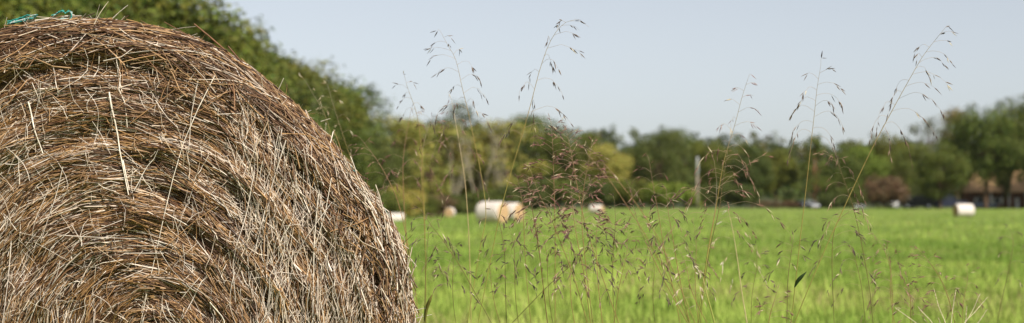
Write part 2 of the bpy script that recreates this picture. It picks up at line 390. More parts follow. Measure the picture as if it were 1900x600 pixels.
# pale bare tree
def bare_tree(px, d, top, label, seed):
    rs = random.Random(seed); X = (px - 950) * d / FPX; z0 = float(zt(X, d)); H = CAMH + (HOR - top) * d / FPX - z0
    e = empty('bare_tree', (X, d, z0)); tag(e, label, 'tree', 'pale leafless trees')
    tr = []; br = []
    for k in range(3):
        a = np.array([rs.uniform(-1.8, .8), rs.uniform(-.8, .8), -.1]); b = np.array([rs.uniform(-4.5, 4.5), rs.uniform(-2.5, 2.5), H * rs.uniform(.65, 1)])
        p, q = limb(a, b, .10, .03, 9, .3, rs); tr.append(tubes(p, q, 6))
        for j in range(10):
            s = rs.uniform(.2, .95); o = a + (b - a) * s; az = rs.uniform(0, 6.28); L = rs.uniform(1.2, 3.6) * (1.15 - s * .6) * 1.2
            en = o + np.array([math.cos(az) * L * .55, math.sin(az) * L * .55, L])
            p, q = limb(o, en, .04, .014, 5, .15, rs); br.append(tubes(p, q, 4))
            for m in range(4):
                o2 = o + (en - o) * rs.uniform(.3, 1); az = rs.uniform(0, 6.28); l2 = rs.uniform(.5, 1.3)
                p, q = limb(o2, o2 + np.array([math.cos(az) * l2 * .5, math.sin(az) * l2 * .5, l2]), .018, .008, 4, .06, rs); br.append(tubes(p, q, 3))
    V, F, _ = grow([(a, b, (1, 1, 1)) for a, b in tr]); link('trunk', mesh_np('bare_trunk', V, F, M_palebark, smooth=True), e)
    V, F, _ = grow([(a, b, (1, 1, 1)) for a, b in br]); link('crown', mesh_np('bare_crown', V, F, M_palebark), e)
bare_tree(850, 358, 228, 'pale leafless tree behind the big white bale, left of its twin', 1)
bare_tree(885, 362, 222, 'pale leafless tree above the big white bale, middle of three', 2)
bare_tree(930, 366, 226, 'pale leafless tree right above the pair of white bales', 3)

# far wooded ridge
def far_ridge():
    xs = np.arange(-500, 900, 20.0); ys = np.arange(620, 1500, 30.0)
    X, Y = np.meshgrid(xs, ys)
    def hz(X, Y): return 30 * sstep(640, 1150, Y) * (0.85 + .12 * np.sin(X * .012 + 1) + .08 * np.sin(X * .031))
    Z = hz(X, Y) - 0.5; nx = len(xs); V = np.stack([X, Y, Z], -1).reshape(-1, 3)
    i, j = np.meshgrid(np.arange(len(ys) - 1), np.arange(nx - 1), indexing='ij'); a = (i * nx + j).ravel()
    o = link('hill', mesh_np('hill', V, np.stack([a, a + 1, a + nx + 1, a + nx], -1), flat_mat('hill_floor', (.05, .06, .02), nscale=.05), smooth=True))
    tag(o, 'low wooded hill closing the view', 'hill', kind='structure')
    parts = []
    r = np.random.default_rng(5)
    for k in range(620):
        y = r.uniform(560, 1180); x = r.uniform(-.12, .31) * y; h = r.uniform(11, 16)
        cs = np.array([x, y, float(hz(x, y)) + h * .62]) + r.normal(size=(7, 3)) * [2.2, 2.2, 2.6]
        V, F, c = leaf_cloud(cs, r.uniform(1.8, 3.0, 7), 26, .75, 1000 + k)
        tint = np.array([(.075, .095, .022), (.095, .105, .024), (.06, .08, .022), (.13, .115, .03)][r.choice(4, p=[.4, .3, .2, .1])])
        parts.append((V, F, c * tint))
    V, F, c = grow(parts)
    o = link('forest', mesh_np('forest', V, F, attr_mat('forest_leaves', .7, .2, .3, .85, 1.15, trans=.2), c))
    tag(o, 'distant forest covering the low hill on the skyline', 'forest', kind='stuff')
far_ridge()

# ------------------------------------------------------------------ the big bale in front
FACE_D = 4.38; PPM = FPX / FACE_D
BC = (200.0, 620.0)                                   # centre of the face in the photo
ZC = CAMH + (HOR - BC[1]) / PPM
RT = np.array([(0, 566), (9, 558), (16, 563), (22, 556), (26, 551), (32, 538), (41, 539), (49, 543), (57, 549), (66, 563), (75, 574), (86, 583), (99.5, 597), (109, 608),
               (130, 612), (180, 590), (225, 590), (262, 602), (278, 602), (315, 585), (360, 566)], float)
def Rad(th): return np.interp(np.degrees(th) % 360, RT[:, 0], RT[:, 1]) / PPM
SW = (0.115, -0.035)                                  # the swirl's own centre, off the face centre
BL = 1.25                                             # bale length
ph = rng.uniform(0, 6.28, (9, 2))
def relief(t, th):
    """how far the end face stands out (towards the viewer, +) at ring t and angle th"""
    z = 0.055 * (1 - t ** 2) - 0.10 * np.clip((t - .90) / .10, 0, 1.3) ** 2
    z = z - 0.024 * np.exp(-((t - .855 - .012 * np.sin(2 * th + 1)) / .024) ** 2) * (0.55 + .45 * np.sin(th * 1.0 - .3))
    for t0, dp, wd, k in [(.66, .026, .020, 2), (.47, .030, .020, 3), (.30, .026, .02, 2), (.76, .020, .014, 3), (.56, .018, .012, 4)]:
        z = z - .40 * dp * np.exp(-((t - t0 - .03 * np.sin(th * k + t0 * 20)) / wd) ** 2) * (0.5 + .5 * np.sin(th * (k + 1) + t0 * 31))
    z = z + .006 * np.sin(t * 34 + 3 * np.sin(th * 2 + ph[0, 0])) + .008 * np.sin(t * 61 + th * 5 + ph[1, 0]) + .007 * np.sin(t * 23 - th * 9 + ph[2, 0]) + .006 * np.sin(th * 17 + t * 15)
    return z
def face_xyz(t, th, lift=0.0):
    r = t * Rad(th)
    return np.stack([r * np.cos(th) + SW[0] * (1 - t), -(relief(t, th) + lift), r * np.sin(th) + SW[1] * (1 - t) + ZC], -1)
bale = empty('hay_bale', (P(BC[0], HOR, FACE_D)[0], FACE_D + .03, 0.0), R(3.3))
tag(bale, 'large round bale of brown hay close up, straw swirling on its end face', 'hay bale')
# core
Tn, Sn = 26, 96
tt, aa = np.meshgrid(np.linspace(0.02, .985, Tn), np.arange(Sn) * 2 * math.pi / Sn, indexing='ij')
V1 = face_xyz(tt, aa, -.055).reshape(-1, 3)
prof = []
for y in (.12, .3, .6, .9, BL - .06):
    r = Rad(aa[0]) - .035; prof.append(np.stack([r * np.cos(aa[0]), np.full(Sn, y), r * np.sin(aa[0]) + ZC], -1))
for t in (.9, .5, .02):
    r = t * Rad(aa[0]); prof.append(np.stack([r * np.cos(aa[0]), np.full(Sn, BL + .03 * (1 - t)), r * np.sin(aa[0]) + ZC], -1))
V = np.concatenate([V1] + prof); V[:, 2] = np.maximum(V[:, 2], .012)
nr = Tn + len(prof); i, j = np.meshgrid(np.arange(nr - 1), np.arange(Sn), indexing='ij')
F = np.stack([i * Sn + j, (i + 1) * Sn + j, (i + 1) * Sn + (j + 1) % Sn, i * Sn + (j + 1) % Sn], -1).reshape(-1, 4)
link('core', mesh_np('core', V, F, M_core, smooth=True), bale)
# straw colours
C_brown = np.array([lin(150, 118, 84), lin(126, 94, 66), lin(170, 138, 102), lin(106, 79, 57), lin(164, 128, 84)])
C_dark = np.array([lin(84, 60, 42), lin(70, 49, 35), lin(98, 68, 46)])
C_pale = np.array([lin(212, 195, 174), lin(194, 176, 154), lin(224, 211, 194), lin(184, 168, 152)])
def pick(pal, n): return pal[rng.integers(0, len(pal), n)]
def straw_cols(n, pd, pp):
    u = rng.random(n)[:, None]
    return np.where(u < pd, pick(C_dark, n), np.where(u > 1 - pp, pick(C_pale, n), pick(C_brown, n))) * rng.uniform(.82, 1.18, (n, 1))
acc = []
def add_straws(paths, rad, col, flat=None, S=3):
    paths[..., 2] = np.maximum(paths[..., 2], .01)
    V, F = tubes(paths, rad, S, flat); acc.append((V, F, np.repeat(col, paths.shape[1] * S, 0)))
# wisps lying round the swirl
NW, PER, KP = 2400, 18, 6
tw = np.sqrt(rng.uniform(.004, 1.0, NW)) * .995
aw = np.where(rng.random(NW) < .86, rng.uniform(-.28, math.pi + .28, NW), rng.uniform(math.pi, 2 * math.pi, NW))
dirw = rng.normal(0, .15, NW); lftw = rng.exponential(.011, NW); lenw = rng.uniform(.12, .34, NW)
idx = np.repeat(np.arange(NW), PER); N = len(idx)
t0 = tw[idx] + rng.normal(0, .013, N); a0 = aw[idx] + rng.normal(0, .07, N) / np.maximum(t0, .15)
L = lenw[idx] * rng.uniform(.55, 1.35, N); slope = dirw[idx] + rng.normal(0, .08, N); curv = rng.normal(0, .25, N)
s = np.linspace(-.5, .5, KP)[None, :]
t0 = np.clip(t0, .02, 1.0)
r0 = np.maximum(t0 * .68, .09)
TH = a0[:, None] + s * (L / r0)[:, None]
TT = np.clip(t0[:, None] + s * (L * slope)[:, None] / .68 + curv[:, None] * (s ** 2) * L[:, None] * .6, .015, 1.012)
lift = .004 - lftw[idx][:, None] - rng.exponential(.006, N)[:, None] + (s * rng.normal(0, .012, N)[:, None])
paths = face_xyz(TT, TH, lift) + rng.normal(0, .0012, (N, KP, 3))
rad = (rng.uniform(.0007, .0019, N) * (1 + .6 * (rng.random(N) < .08)))[:, None] * np.linspace(1.0, .6, KP)[None]
lowleft = np.clip((np.cos(a0) * -1) * .5 + .1, 0, 1) * (t0 > .3)
cw = straw_cols(NW, .28, .13)[idx]; ci = straw_cols(N, .24, .16)
mixw = rng.random(N)[:, None]; cc = np.where(mixw < .55, cw * rng.uniform(.85, 1.15, (N, 1)), ci)
pl = (rng.random(N) < lowleft * .48)[:, None]; cc = np.where(pl, pick(C_pale, N) * .95, cc)
golden = (rng.random(N) < .09)[:, None]; cc = np.where(golden, np.array(lin(148, 110, 64)), cc)
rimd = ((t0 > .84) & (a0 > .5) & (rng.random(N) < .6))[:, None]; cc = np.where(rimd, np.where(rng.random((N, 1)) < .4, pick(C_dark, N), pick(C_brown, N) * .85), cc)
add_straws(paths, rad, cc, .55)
# loose straws lying across the swirl, many hanging straight down
def loose(n, x0, x1, y0, y1, Lm, ang_s, pale, rmin=.0006, rmax=.0013, lft=(.004, .016)):
    px = rng.uniform(x0, x1, n); py = rng.uniform(y0, y1, n)
    x = (px - BC[0]) / PPM; z = (BC[1] - py) / PPM
    ang = math.pi / 2 + rng.normal(0, ang_s, n); Ls = rng.gamma(3, Lm / 3, n)
    Kk = 6; u = np.linspace(-.5, .5, Kk)[None]
    bend = rng.normal(0, .22, n)[:, None]; kink = rng.normal(0, .07, (n, Kk)) * Ls[:, None] * .35
    lx = x[:, None] + np.cos(ang)[:, None] * u * Ls[:, None] + (-np.sin(ang))[:, None] * (bend * (u ** 2 - .1) * Ls[:, None] + kink)
    lz = z[:, None] + np.sin(ang)[:, None] * u * Ls[:, None] + np.cos(ang)[:, None] * (bend * (u ** 2 - .1) * Ls[:, None] + kink)
    return on_face(lx, lz, rng.uniform(*lft, n)[:, None] + rng.normal(0, .004, (n, Kk))), rng.uniform(rmin, rmax, n)[:, None] * np.linspace(1, .55, Kk)[None], \
        np.where(rng.random((n, 1)) < pale, pick(C_pale, n), straw_cols(n, .15, .3))
def on_face(lx, lz, lift):
    """put face-plane points (relative to the face centre) on the relief"""
    t = np.hypot(lx, lz) / .68
    for _ in range(4):
        ax = lx - SW[0] * (1 - t); az = lz - SW[1] * (1 - t)
        t = np.hypot(ax, az) / Rad(np.arctan2(az, ax))
    th = np.arctan2(lz - SW[1] * (1 - t), lx - SW[0] * (1 - t)) % (2 * math.pi)
    rel = relief(np.minimum(t, 1.03), th)
    rel = .5 * rel + .5 * rel.mean(-1, keepdims=True)
    return np.stack([lx, -(rel + lift), lz + ZC], -1)
def keep_inside(p, r, c, lim=.985):
    rr = np.hypot(p[..., 0], p[..., 2] - ZC) / Rad(np.arctan2(p[..., 2] - ZC, p[..., 0]) % (2 * math.pi))
    k = rr.max(1) < lim + .01 + .03 * (rng.random(len(p)) < .06)
    return p[k], r[k], c[k]
add_straws(*keep_inside(*loose(1100, 0, 760, 30, 1000, .05, .75, .5)))
add_straws(*keep_inside(*loose(800, 440, 745, 150, 900, .13, .32, .75)))
add_straws(*keep_inside(*loose(1100, 0, 770, 30, 900, .022, 1.2, .6, .0005, .0010)))
# outer rim and round side
def side_straws(n, y0, y1, lo=0, hi=math.pi * 2):
    a = rng.uniform(lo, hi, n); y = rng.uniform(y0, y1, n); Ls = rng.uniform(.06, .28, n); u = np.linspace(-.5, .5, 6)[None]
    TH = a[:, None] + u * (Ls / .68)[:, None]; Yp = y[:, None] + u * (rng.normal(0, .28, n) * Ls)[:, None]
    r = Rad(TH) - .004 - rng.exponential(.008, n)[:, None] - .09 * np.clip((.05 - Yp) / .10, 0, 1) ** 2 + (u ** 2) * .012 + rng.normal(0, .012, n)[:, None] * u
    return np.stack([r * np.cos(TH), Yp, r * np.sin(TH) + ZC], -1), rng.uniform(.0007, .002, n)[:, None] * np.linspace(1, .6, 6)[None], straw_cols(n, .34, .14)
add_straws(*side_straws(5200, -.02, .25, -.3, math.pi + .3)); add_straws(*side_straws(7000, .02, BL))
# frayed ends poking out past the rim
n = 520; a = rng.uniform(-.15, 2.4, n); y = rng.uniform(-.01, .5, n); Ls = rng.gamma(2.2, .009, n); u = np.linspace(0, 1, 5)[None]
tang = rng.normal(0, .9, n)
r = (Rad(a) - .015)[:, None] + u * (Ls * .8)[:, None]; TH = a[:, None] + (u + .25 * u ** 2) * (tang * Ls / .68)[:, None]
add_straws(np.stack([r * np.cos(TH), y[:, None] + u * rng.normal(0, .02, n)[:, None], r * np.sin(TH) + ZC], -1),
           rng.uniform(.0005, .0012, n)[:, None] * np.linspace(1, .5, 5)[None], straw_cols(n, .1, .6))
# shaggy right-hand edge
n = 900; a = rng.uniform(-.25, .62, n); u = np.linspace(-.5, .5, 6)[None]; Ls = rng.uniform(.04, .16, n)
TH = a[:, None] - u * (Ls / .68)[:, None] * .85
r = Rad(TH) + rng.uniform(-.05, .006, n)[:, None] + u * (Ls * rng.normal(0, .22, n))[:, None]
yy = -.0 + rng.uniform(-.02, .12, n)[:, None] + u * rng.normal(0, .03, n)[:, None]
add_straws(np.stack([r * np.cos(TH), yy, r * np.sin(TH) + ZC], -1), rng.uniform(.0007, .0017, n)[:, None] * np.ones((1, 6)), straw_cols(n, .12, .55))
o5 = [x for x in acc]; V, F, c = grow(o5)
o = link('straw_mass', mesh_np('straw_mass', V, F, M_straw, c), bale); o['kind'] = 'stuff'
# single straws the eye picks out
def one_straw(pts, rmm, col, lift=.012, K=8):
    pts = np.array(pts, float); q = np.concatenate([[0], np.cumsum(np.hypot(*np.diff(pts, axis=0).T))]); q /= q[-1]
    u = np.linspace(0, 1, K); x = (np.interp(u, q, pts[:, 0]) - BC[0]) / PPM; z = (BC[1] - np.interp(u, q, pts[:, 1])) / PPM
    p = on_face(x[None], z[None], np.full((1, K), lift)); p[..., 2] = np.maximum(p[..., 2], .01)
    V, F = tubes(p, rmm * .001 * np.linspace(1, .6, K)[None], 4, .6)
    me = mesh_np('straw', V, F, M_straw, np.broadcast_to(col, (len(V), 3)))
    return link('straw', me, bale)
W1, W2, B1, D1 = lin(230, 218, 200), lin(208, 195, 180), lin(166, 128, 88), lin(96, 68, 50)
traced = [([(203, 172), (216, 240), (224, 290), (239, 362)], 2.1, W1), ([(396, 140), (360, 215), (330, 290), (296, 440), (262, 600)], 1.7, W1),
          ([(54, 190), (66, 240), (80, 285)], 2.2, W1), ([(528, 0 + 260), (500, 350), (470, 470), (455, 560)], 1.3, W2), ([(228, 298), (240, 352)], 1.9, W1),
          ([(110, 436), (180, 440), (250, 443)], 1.6, W2), ([(300, 465), (350, 420), (400, 383)], 1.7, B1), ([(365, 150), (352, 220), (348, 300)], 1.1, W2),
          ([(520, 235), (512, 300), (522, 330), (517, 362)], 1.4, W2), ([(588, 360), (580, 450), (578, 600)], 1.9, W1), ([(560, 200), (600, 290), (560, 400), (550, 470)], 1.6, W2),
          ([(612, 330), (600, 400), (578, 470), (560, 540)], 1.3, W1), ([(610, 430), (660, 415), (680, 405)], 2.0, B1), ([(470, 320), (455, 400), (430, 480), (436, 560)], 1.2, W2),
          ([(120, 310), (105, 370), (80, 450)], 1.1, W2), ([(26, 450), (20, 520), (12, 600)], 1.5, W2), ([(240, 230), (330, 160), (352, 150)], 1.1, B1), ([(50, 150), (20, 190), (-10, 215)], 2.4, B1),
          ([(60, 30 + 40), (40, 92), (-5, 120)], 2.6, B1), ([(430, 120), (470, 200), (500, 260)], 1.4, W2), ([(700, 440), (712, 480), (745, 535)], 1.6, W1), ([(660, 515), (680, 575)], 2.2, W1),
          ([(390, 560), (415, 590), (418, 610)], 2.6, W1), ([(375, 520), (340, 590)], 1.6, W2), ([(455, 520), (520, 505), (565, 512)], 1.0, W2), ([(445, 210), (400, 212)], 1.6, W2),
          ([(612, 240), (600, 300), (590, 360)], 1.2, W1), ([(636, 300), (640, 380), (636, 450)], 1.4, W2), ([(660, 350), (652, 450), (655, 560)], 1.1, W2), ([(690, 420), (700, 500), (720, 590)], 1.3, W2)]
for pts, rmm, col in traced: one_straw(pts, rmm, col, .016)
rs = random.Random(21); cnt = 0
while cnt < 262:
    right = rs.random() < .5
    x, y = (rs.uniform(450, 735), rs.uniform(160, 620)) if right else (rs.uniform(0, 560), rs.uniform(45, 620))
    if math.hypot(x - BC[0], y - BC[1]) > Rad(math.atan2(BC[1] - y, x - BC[0])) * PPM * .955: continue
    Lp = rs.gammavariate(3, 24 if right else 17) + 14; an = math.pi / 2 + rs.gauss(0, .3 if right else .65)
    b = rs.gauss(0, .12) * Lp; dx, dy = math.cos(an) * Lp / 2, math.sin(an) * Lp / 2
    if max(math.hypot(ex - BC[0], ey - BC[1]) / (Rad(math.atan2(BC[1] - ey, ex - BC[0])) * PPM) for ex, ey in ((x - dx, y - dy), (x + dx, y + dy))) > .99: continue
    pts = [(x - dx, y - dy), (x - dx * .3 + b * .8, y - dy * .3), (x + dx * .3 + b, y + dy * .3), (x + dx, y + dy)]
    g = rs.uniform(.82, 1.12); c = rs.choice([W1, W2, W2, B1, lin(190, 170, 142)])
    one_straw(pts, rs.uniform(.6, 1.2), tuple(v * g for v in c), rs.uniform(.006, .018), 6); cnt += 1
# dark stems and stray ends sticking out of the rim
def free_straw(pts, rmm, col, depth=.05):
    p = np.array([[(x - BC[0]) / PPM, depth + dd, (BC[1] - y) / PPM + ZC] for x, y, dd in pts])[None]
    V, F = tubes(p, rmm * .001 * np.linspace(1, .7, p.shape[1])[None], 5)
    return link('straw', mesh_np('straw', V, F, M_straw, np.broadcast_to(col, (len(V), 3))), bale)
free_straw([(432, 112, .02), (410, 88, 0), (380, 62, -.02), (353, 40, -.03)], 2.6, lin(120, 86, 62))
free_straw([(470, 140, .02), (440, 110, 0), (415, 80, -.01)], 2.4, lin(104, 74, 54))
free_straw([(500, 178, .02), (508, 165, .0), (520, 140, -.01)], 1.4, W1)
free_straw([(590, 222, .0), (608, 217, -.02)], 1.3, W1); free_straw([(672, 356, .0), (690, 352, -.02)], 1.2, W1)
free_straw([(60, 38, .03), (85, 20, .02), (95, 14, .0)], 1.4, B1); free_straw([(62, 40, .03), (110, 24, .02), (140, 23, .0)], 1.7, W2); free_straw([(0, 36, .03), (60, 30, .02), (125, 21, .01)], 2.0, W2)
free_straw([(745, 590, .0), (770, 580, -.02), (790, 575, -.04)], 1.2, W1); free_straw([(765, 598, 0), (800, 588, -.03)], 1.0, W1)
# green net wrap: thin strands round the bale side, loose loops on top
def net():
    parts = []
    TEAL, PALE = np.array(lin(52, 150, 138)), np.array(lin(190, 208, 204))
    th = np.linspace(-1.2, math.pi + 1.2, 150)
    for k in range(46):
        y = .16 + k * (BL - .26) / 45
        rr = Rad(th) + .001 + .002 * np.sin(th * 37 + k)
        p = np.stack([rr * np.cos(th), y + .004 * np.sin(th * 60 + k * 2), rr * np.sin(th) + ZC], -1)
        parts.append((*tubes(p[None], np.full((1, len(th)), .0009), 3), TEAL if k % 3 else PALE))
        if k < 45:
            zz = np.linspace(-1.2, math.pi + 1.2, 400); rr = Rad(zz) + .001
            yy = y + (np.abs((zz * 30) % 2 - 1)) * (BL - .2) / 45
            p = np.stack([rr * np.cos(zz), yy, rr * np.sin(zz) + ZC], -1)
            parts.append((*tubes(p[None], np.full((1, 400), .0006), 3), PALE if k % 3 else TEAL))
    V, F, c = grow(parts); V[:, 2] = np.maximum(V[:, 2], .006)
    link('net_wrap', mesh_np('net_wrap', V, F, M_net, c), bale)
    for loops in ([[(0, 35), (12, 31), (24, 28), (36, 30), (50, 26), (54, 22), (36, 22), (20, 30), (6, 36)], [(4, 37), (16, 33), (28, 31), (40, 27)], [(0, 39), (20, 35), (35, 32)]],
                  [[(84, 24), (94, 18), (104, 14), (108, 18), (114, 13), (119, 15), (120, 24), (117, 31), (108, 32)], [(88, 23), (98, 16), (105, 13)], [(118, 14), (121, 22), (119, 31)], [(92, 30), (104, 29), (116, 30)]]):
        parts = []
        for pts in loops:
            for j in range(4):
                q = np.array(pts, float) + rng.normal(0, .9, (len(pts), 2))
                p = np.stack([(q[:, 0] - BC[0]) / PPM, np.full(len(q), .06) + rng.normal(0, .006, len(q)), (BC[1] - q[:, 1]) / PPM + ZC], -1)
                parts.append((*tubes(p[None], np.full((1, len(q)), .0011), 4), TEAL if j < 3 else PALE))
        V, F, c = grow(parts); link('net_loop', mesh_np('net_loop', V, F, M_net, c), bale)
net()

# ------------------------------------------------------------------ bales out in the field
M_wrap = flat_mat('white_net_wrap', lin(212, 202, 192), .8, .15, 7, .76, 1.08)
M_end = flat_mat('bale_end_hay', lin(182, 152, 114), .9, .1, 14, .7, 1.2)
def field_bale(px, d, rz, dia, length, label, base=None):
    X = (px - 950) * d / FPX; z0 = float(zt(X, d)); rr = dia / 2
    e = empty('field_bale', (X, d, z0), rz); tag(e, label, 'hay bale', 'wrapped bales far out in the field')
    S = 40; an = np.arange(S) * 2 * math.pi / S; h = length / 2
    rw = rr * (1 + .012 * np.sin(an * 5 + px) + .01 * np.sin(an * 9)); flat = lambda z: np.maximum(z, .02)
    rings = [(-h, .90), (-h + .05, .97), (-h + .14, 1.0), (-h * .5, 1.01), (0, .995), (h * .5, 1.01), (h - .14, 1.0), (h - .05, .97), (h, .90)]
    V = np.concatenate([np.stack([np.full(S, x), rw * q * np.cos(an), flat(rr * .97 + rw * q * np.sin(an))], -1) for x, q in rings])
    i, j = np.meshgrid(np.arange(len(rings) - 1), np.arange(S), indexing='ij')
    F = np.stack([i * S + j, i * S + (j + 1) % S, (i + 1) * S + (j + 1) % S, (i + 1) * S + j], -1).reshape(-1, 4)
    link('wrap', mesh_np('wrap', V, F, M_wrap, smooth=True), e)
    for sgn in (-1, 1):
        V = []; prof = np.linspace(0, 1, 12); r_ = np.random.default_rng(int(px))
        for q in prof:
            V.append(np.stack([np.full(S, sgn * (h + .05 * (1 - q ** 3)) + 0) + sgn * (.025 * math.sin(q * 40) + r_.normal(0, .012, S)), rw * q * .905 * np.cos(an), flat(rr * .97 + rw * q * .905 * np.sin(an))], -1))
        V = np.concatenate(V); i, j = np.meshgrid(np.arange(11), np.arange(S), indexing='ij')
        F = np.stack([i * S + j, i * S + (j + 1) % S, (i + 1) * S + (j + 1) % S, (i + 1) * S + j], -1).reshape(-1, 4)
        link('end_face', mesh_np('end_face', V, F, M_end), e)
field_bale(913, 129, R(-35), 1.42, 1.75, 'largest white wrapped bale in mid-field, tan end turned to the right')
field_bale(951, 140, R(-35), 1.36, 1.1, 'bale half hidden behind the right end of the largest white bale')
field_bale(735, 222, R(3), 1.2, 1.75, 'small white bale just clear of the big bale edge')
field_bale(835, 272, R(78), 1.35, 1.1, 'small bale with its tan end facing the viewer, left of the largest white bale')
field_bale(1107, 304, R(-28), 1.4, 1.9, 'small white bale behind the dense purple seed heads')
field_bale(1788, 207, R(14), 1.42, 1.85, 'white bale with a dark shaded end in front of the house')

# ------------------------------------------------------------------ pole, cars, house, road
M_road = flat_mat('drive_gravel', lin(120, 116, 112), .95, .1, 4, .8, 1.15)
xs = np.linspace(28, 128, 60); V = []; F = []
for i, x in enumerate(xs):
    for y in (349.5, 351.5, 353.5, 355.5): V.append([x, y, float(zt(x, y)) + .02])
for i in range(59):
    for j in range(3): a = i * 4 + j; F.append([a, a + 4, a + 5, a + 1])
tag(link('drive', mesh_np('drive', V, F, M_road)), 'narrow gravel drive behind the field', 'road', kind='structure')

pe = empty('utility_pole', tuple(P(1294, 385, 338) * [1, 1, 0] + [0, 0, float(zt(31, 338)) - .1])); tag(pe, 'pale grey post standing alone in front of the trees', 'pole')
hp = CAMH + (HOR - 291) * 338 / FPX - pe.location.z
V, F = lathe([(.001, 0), (.20, 0), (.19, hp * .35), (.18, hp * .7), (.175, hp - 3.0)], 16); link('shaft', mesh_np('shaft', V, F, flat_mat('weathered_post', lin(140, 130, 116), .9, .1, 3, .8, 1.15), smooth=True), pe)
V, F = lathe([(.17, hp - 3.0), (.21, hp - 2.95), (.21, hp - .25), (.18, hp - .08), (.001, hp)], 16); link('top_sleeve', mesh_np('top_sleeve', V, F, flat_mat('pale_metal', lin(168, 168, 168), .5, .4, 3, .9, 1.05), smooth=True), pe)

M_tyre = flat_mat('tyre', (.02, .02, .02), .8, .2); M_rim = flat_mat('rim', (.5, .5, .52), .35, .5, metal=.6)
M_glass = flat_mat('car_glass', (.02, .025, .03), .2, .3, 1, .95, 1.05); M_lamp = flat_mat('lamp_lens', (.75, .75, .72), .15, .6, 5, .95, 1.05)
def smooth_poly(pts, n=3):
    pts = np.array(pts, float)
    for _ in range(n):
        a = pts * .75 + np.roll(pts, -1, 0) * .25; b = pts * .25 + np.roll(pts, -1, 0) * .75
        pts = np.stack([a, b], 1).reshape(-1, 2)
    return pts
def extr(pts, w, inset=0.0):
    """side profile (x,z) extruded over the width; the edges drawn in by inset"""
    n = len(pts); c = pts.mean(0); rings = []
    for y, k in ((-w / 2, 1 - inset), (-w / 2 + .06 + inset * .3, 1), (w / 2 - .06 - inset * .3, 1), (w / 2, 1 - inset)):
        q = c + (pts - c) * k; rings.append(np.stack([q[:, 0], np.full(n, y), q[:, 1]], -1))
    cap0 = rings[0].mean(0, keepdims=True); cap1 = rings[-1].mean(0, keepdims=True)
    V = np.concatenate(rings + [cap0, cap1]); F = []
    for i in range(3):
        for j in range(n): F.append([i * n + j, i * n + (j + 1) % n, (i + 1) * n + (j + 1) % n, (i + 1) * n + j])
    for j in range(n):
        F.append([4 * n, (j + 1) % n, j, j]); F.append([4 * n + 1, 3 * n + j, 3 * n + (j + 1) % n, 3 * n + (j + 1) % n])
    return V, F
def ngon_mesh(name, V, F, mat):
    me = bpy.data.meshes.new(name); me.from_pydata([tuple(v) for v in V], [], [list(dict.fromkeys(f)) for f in F]); me.materials.append(mat); me.update(); return me
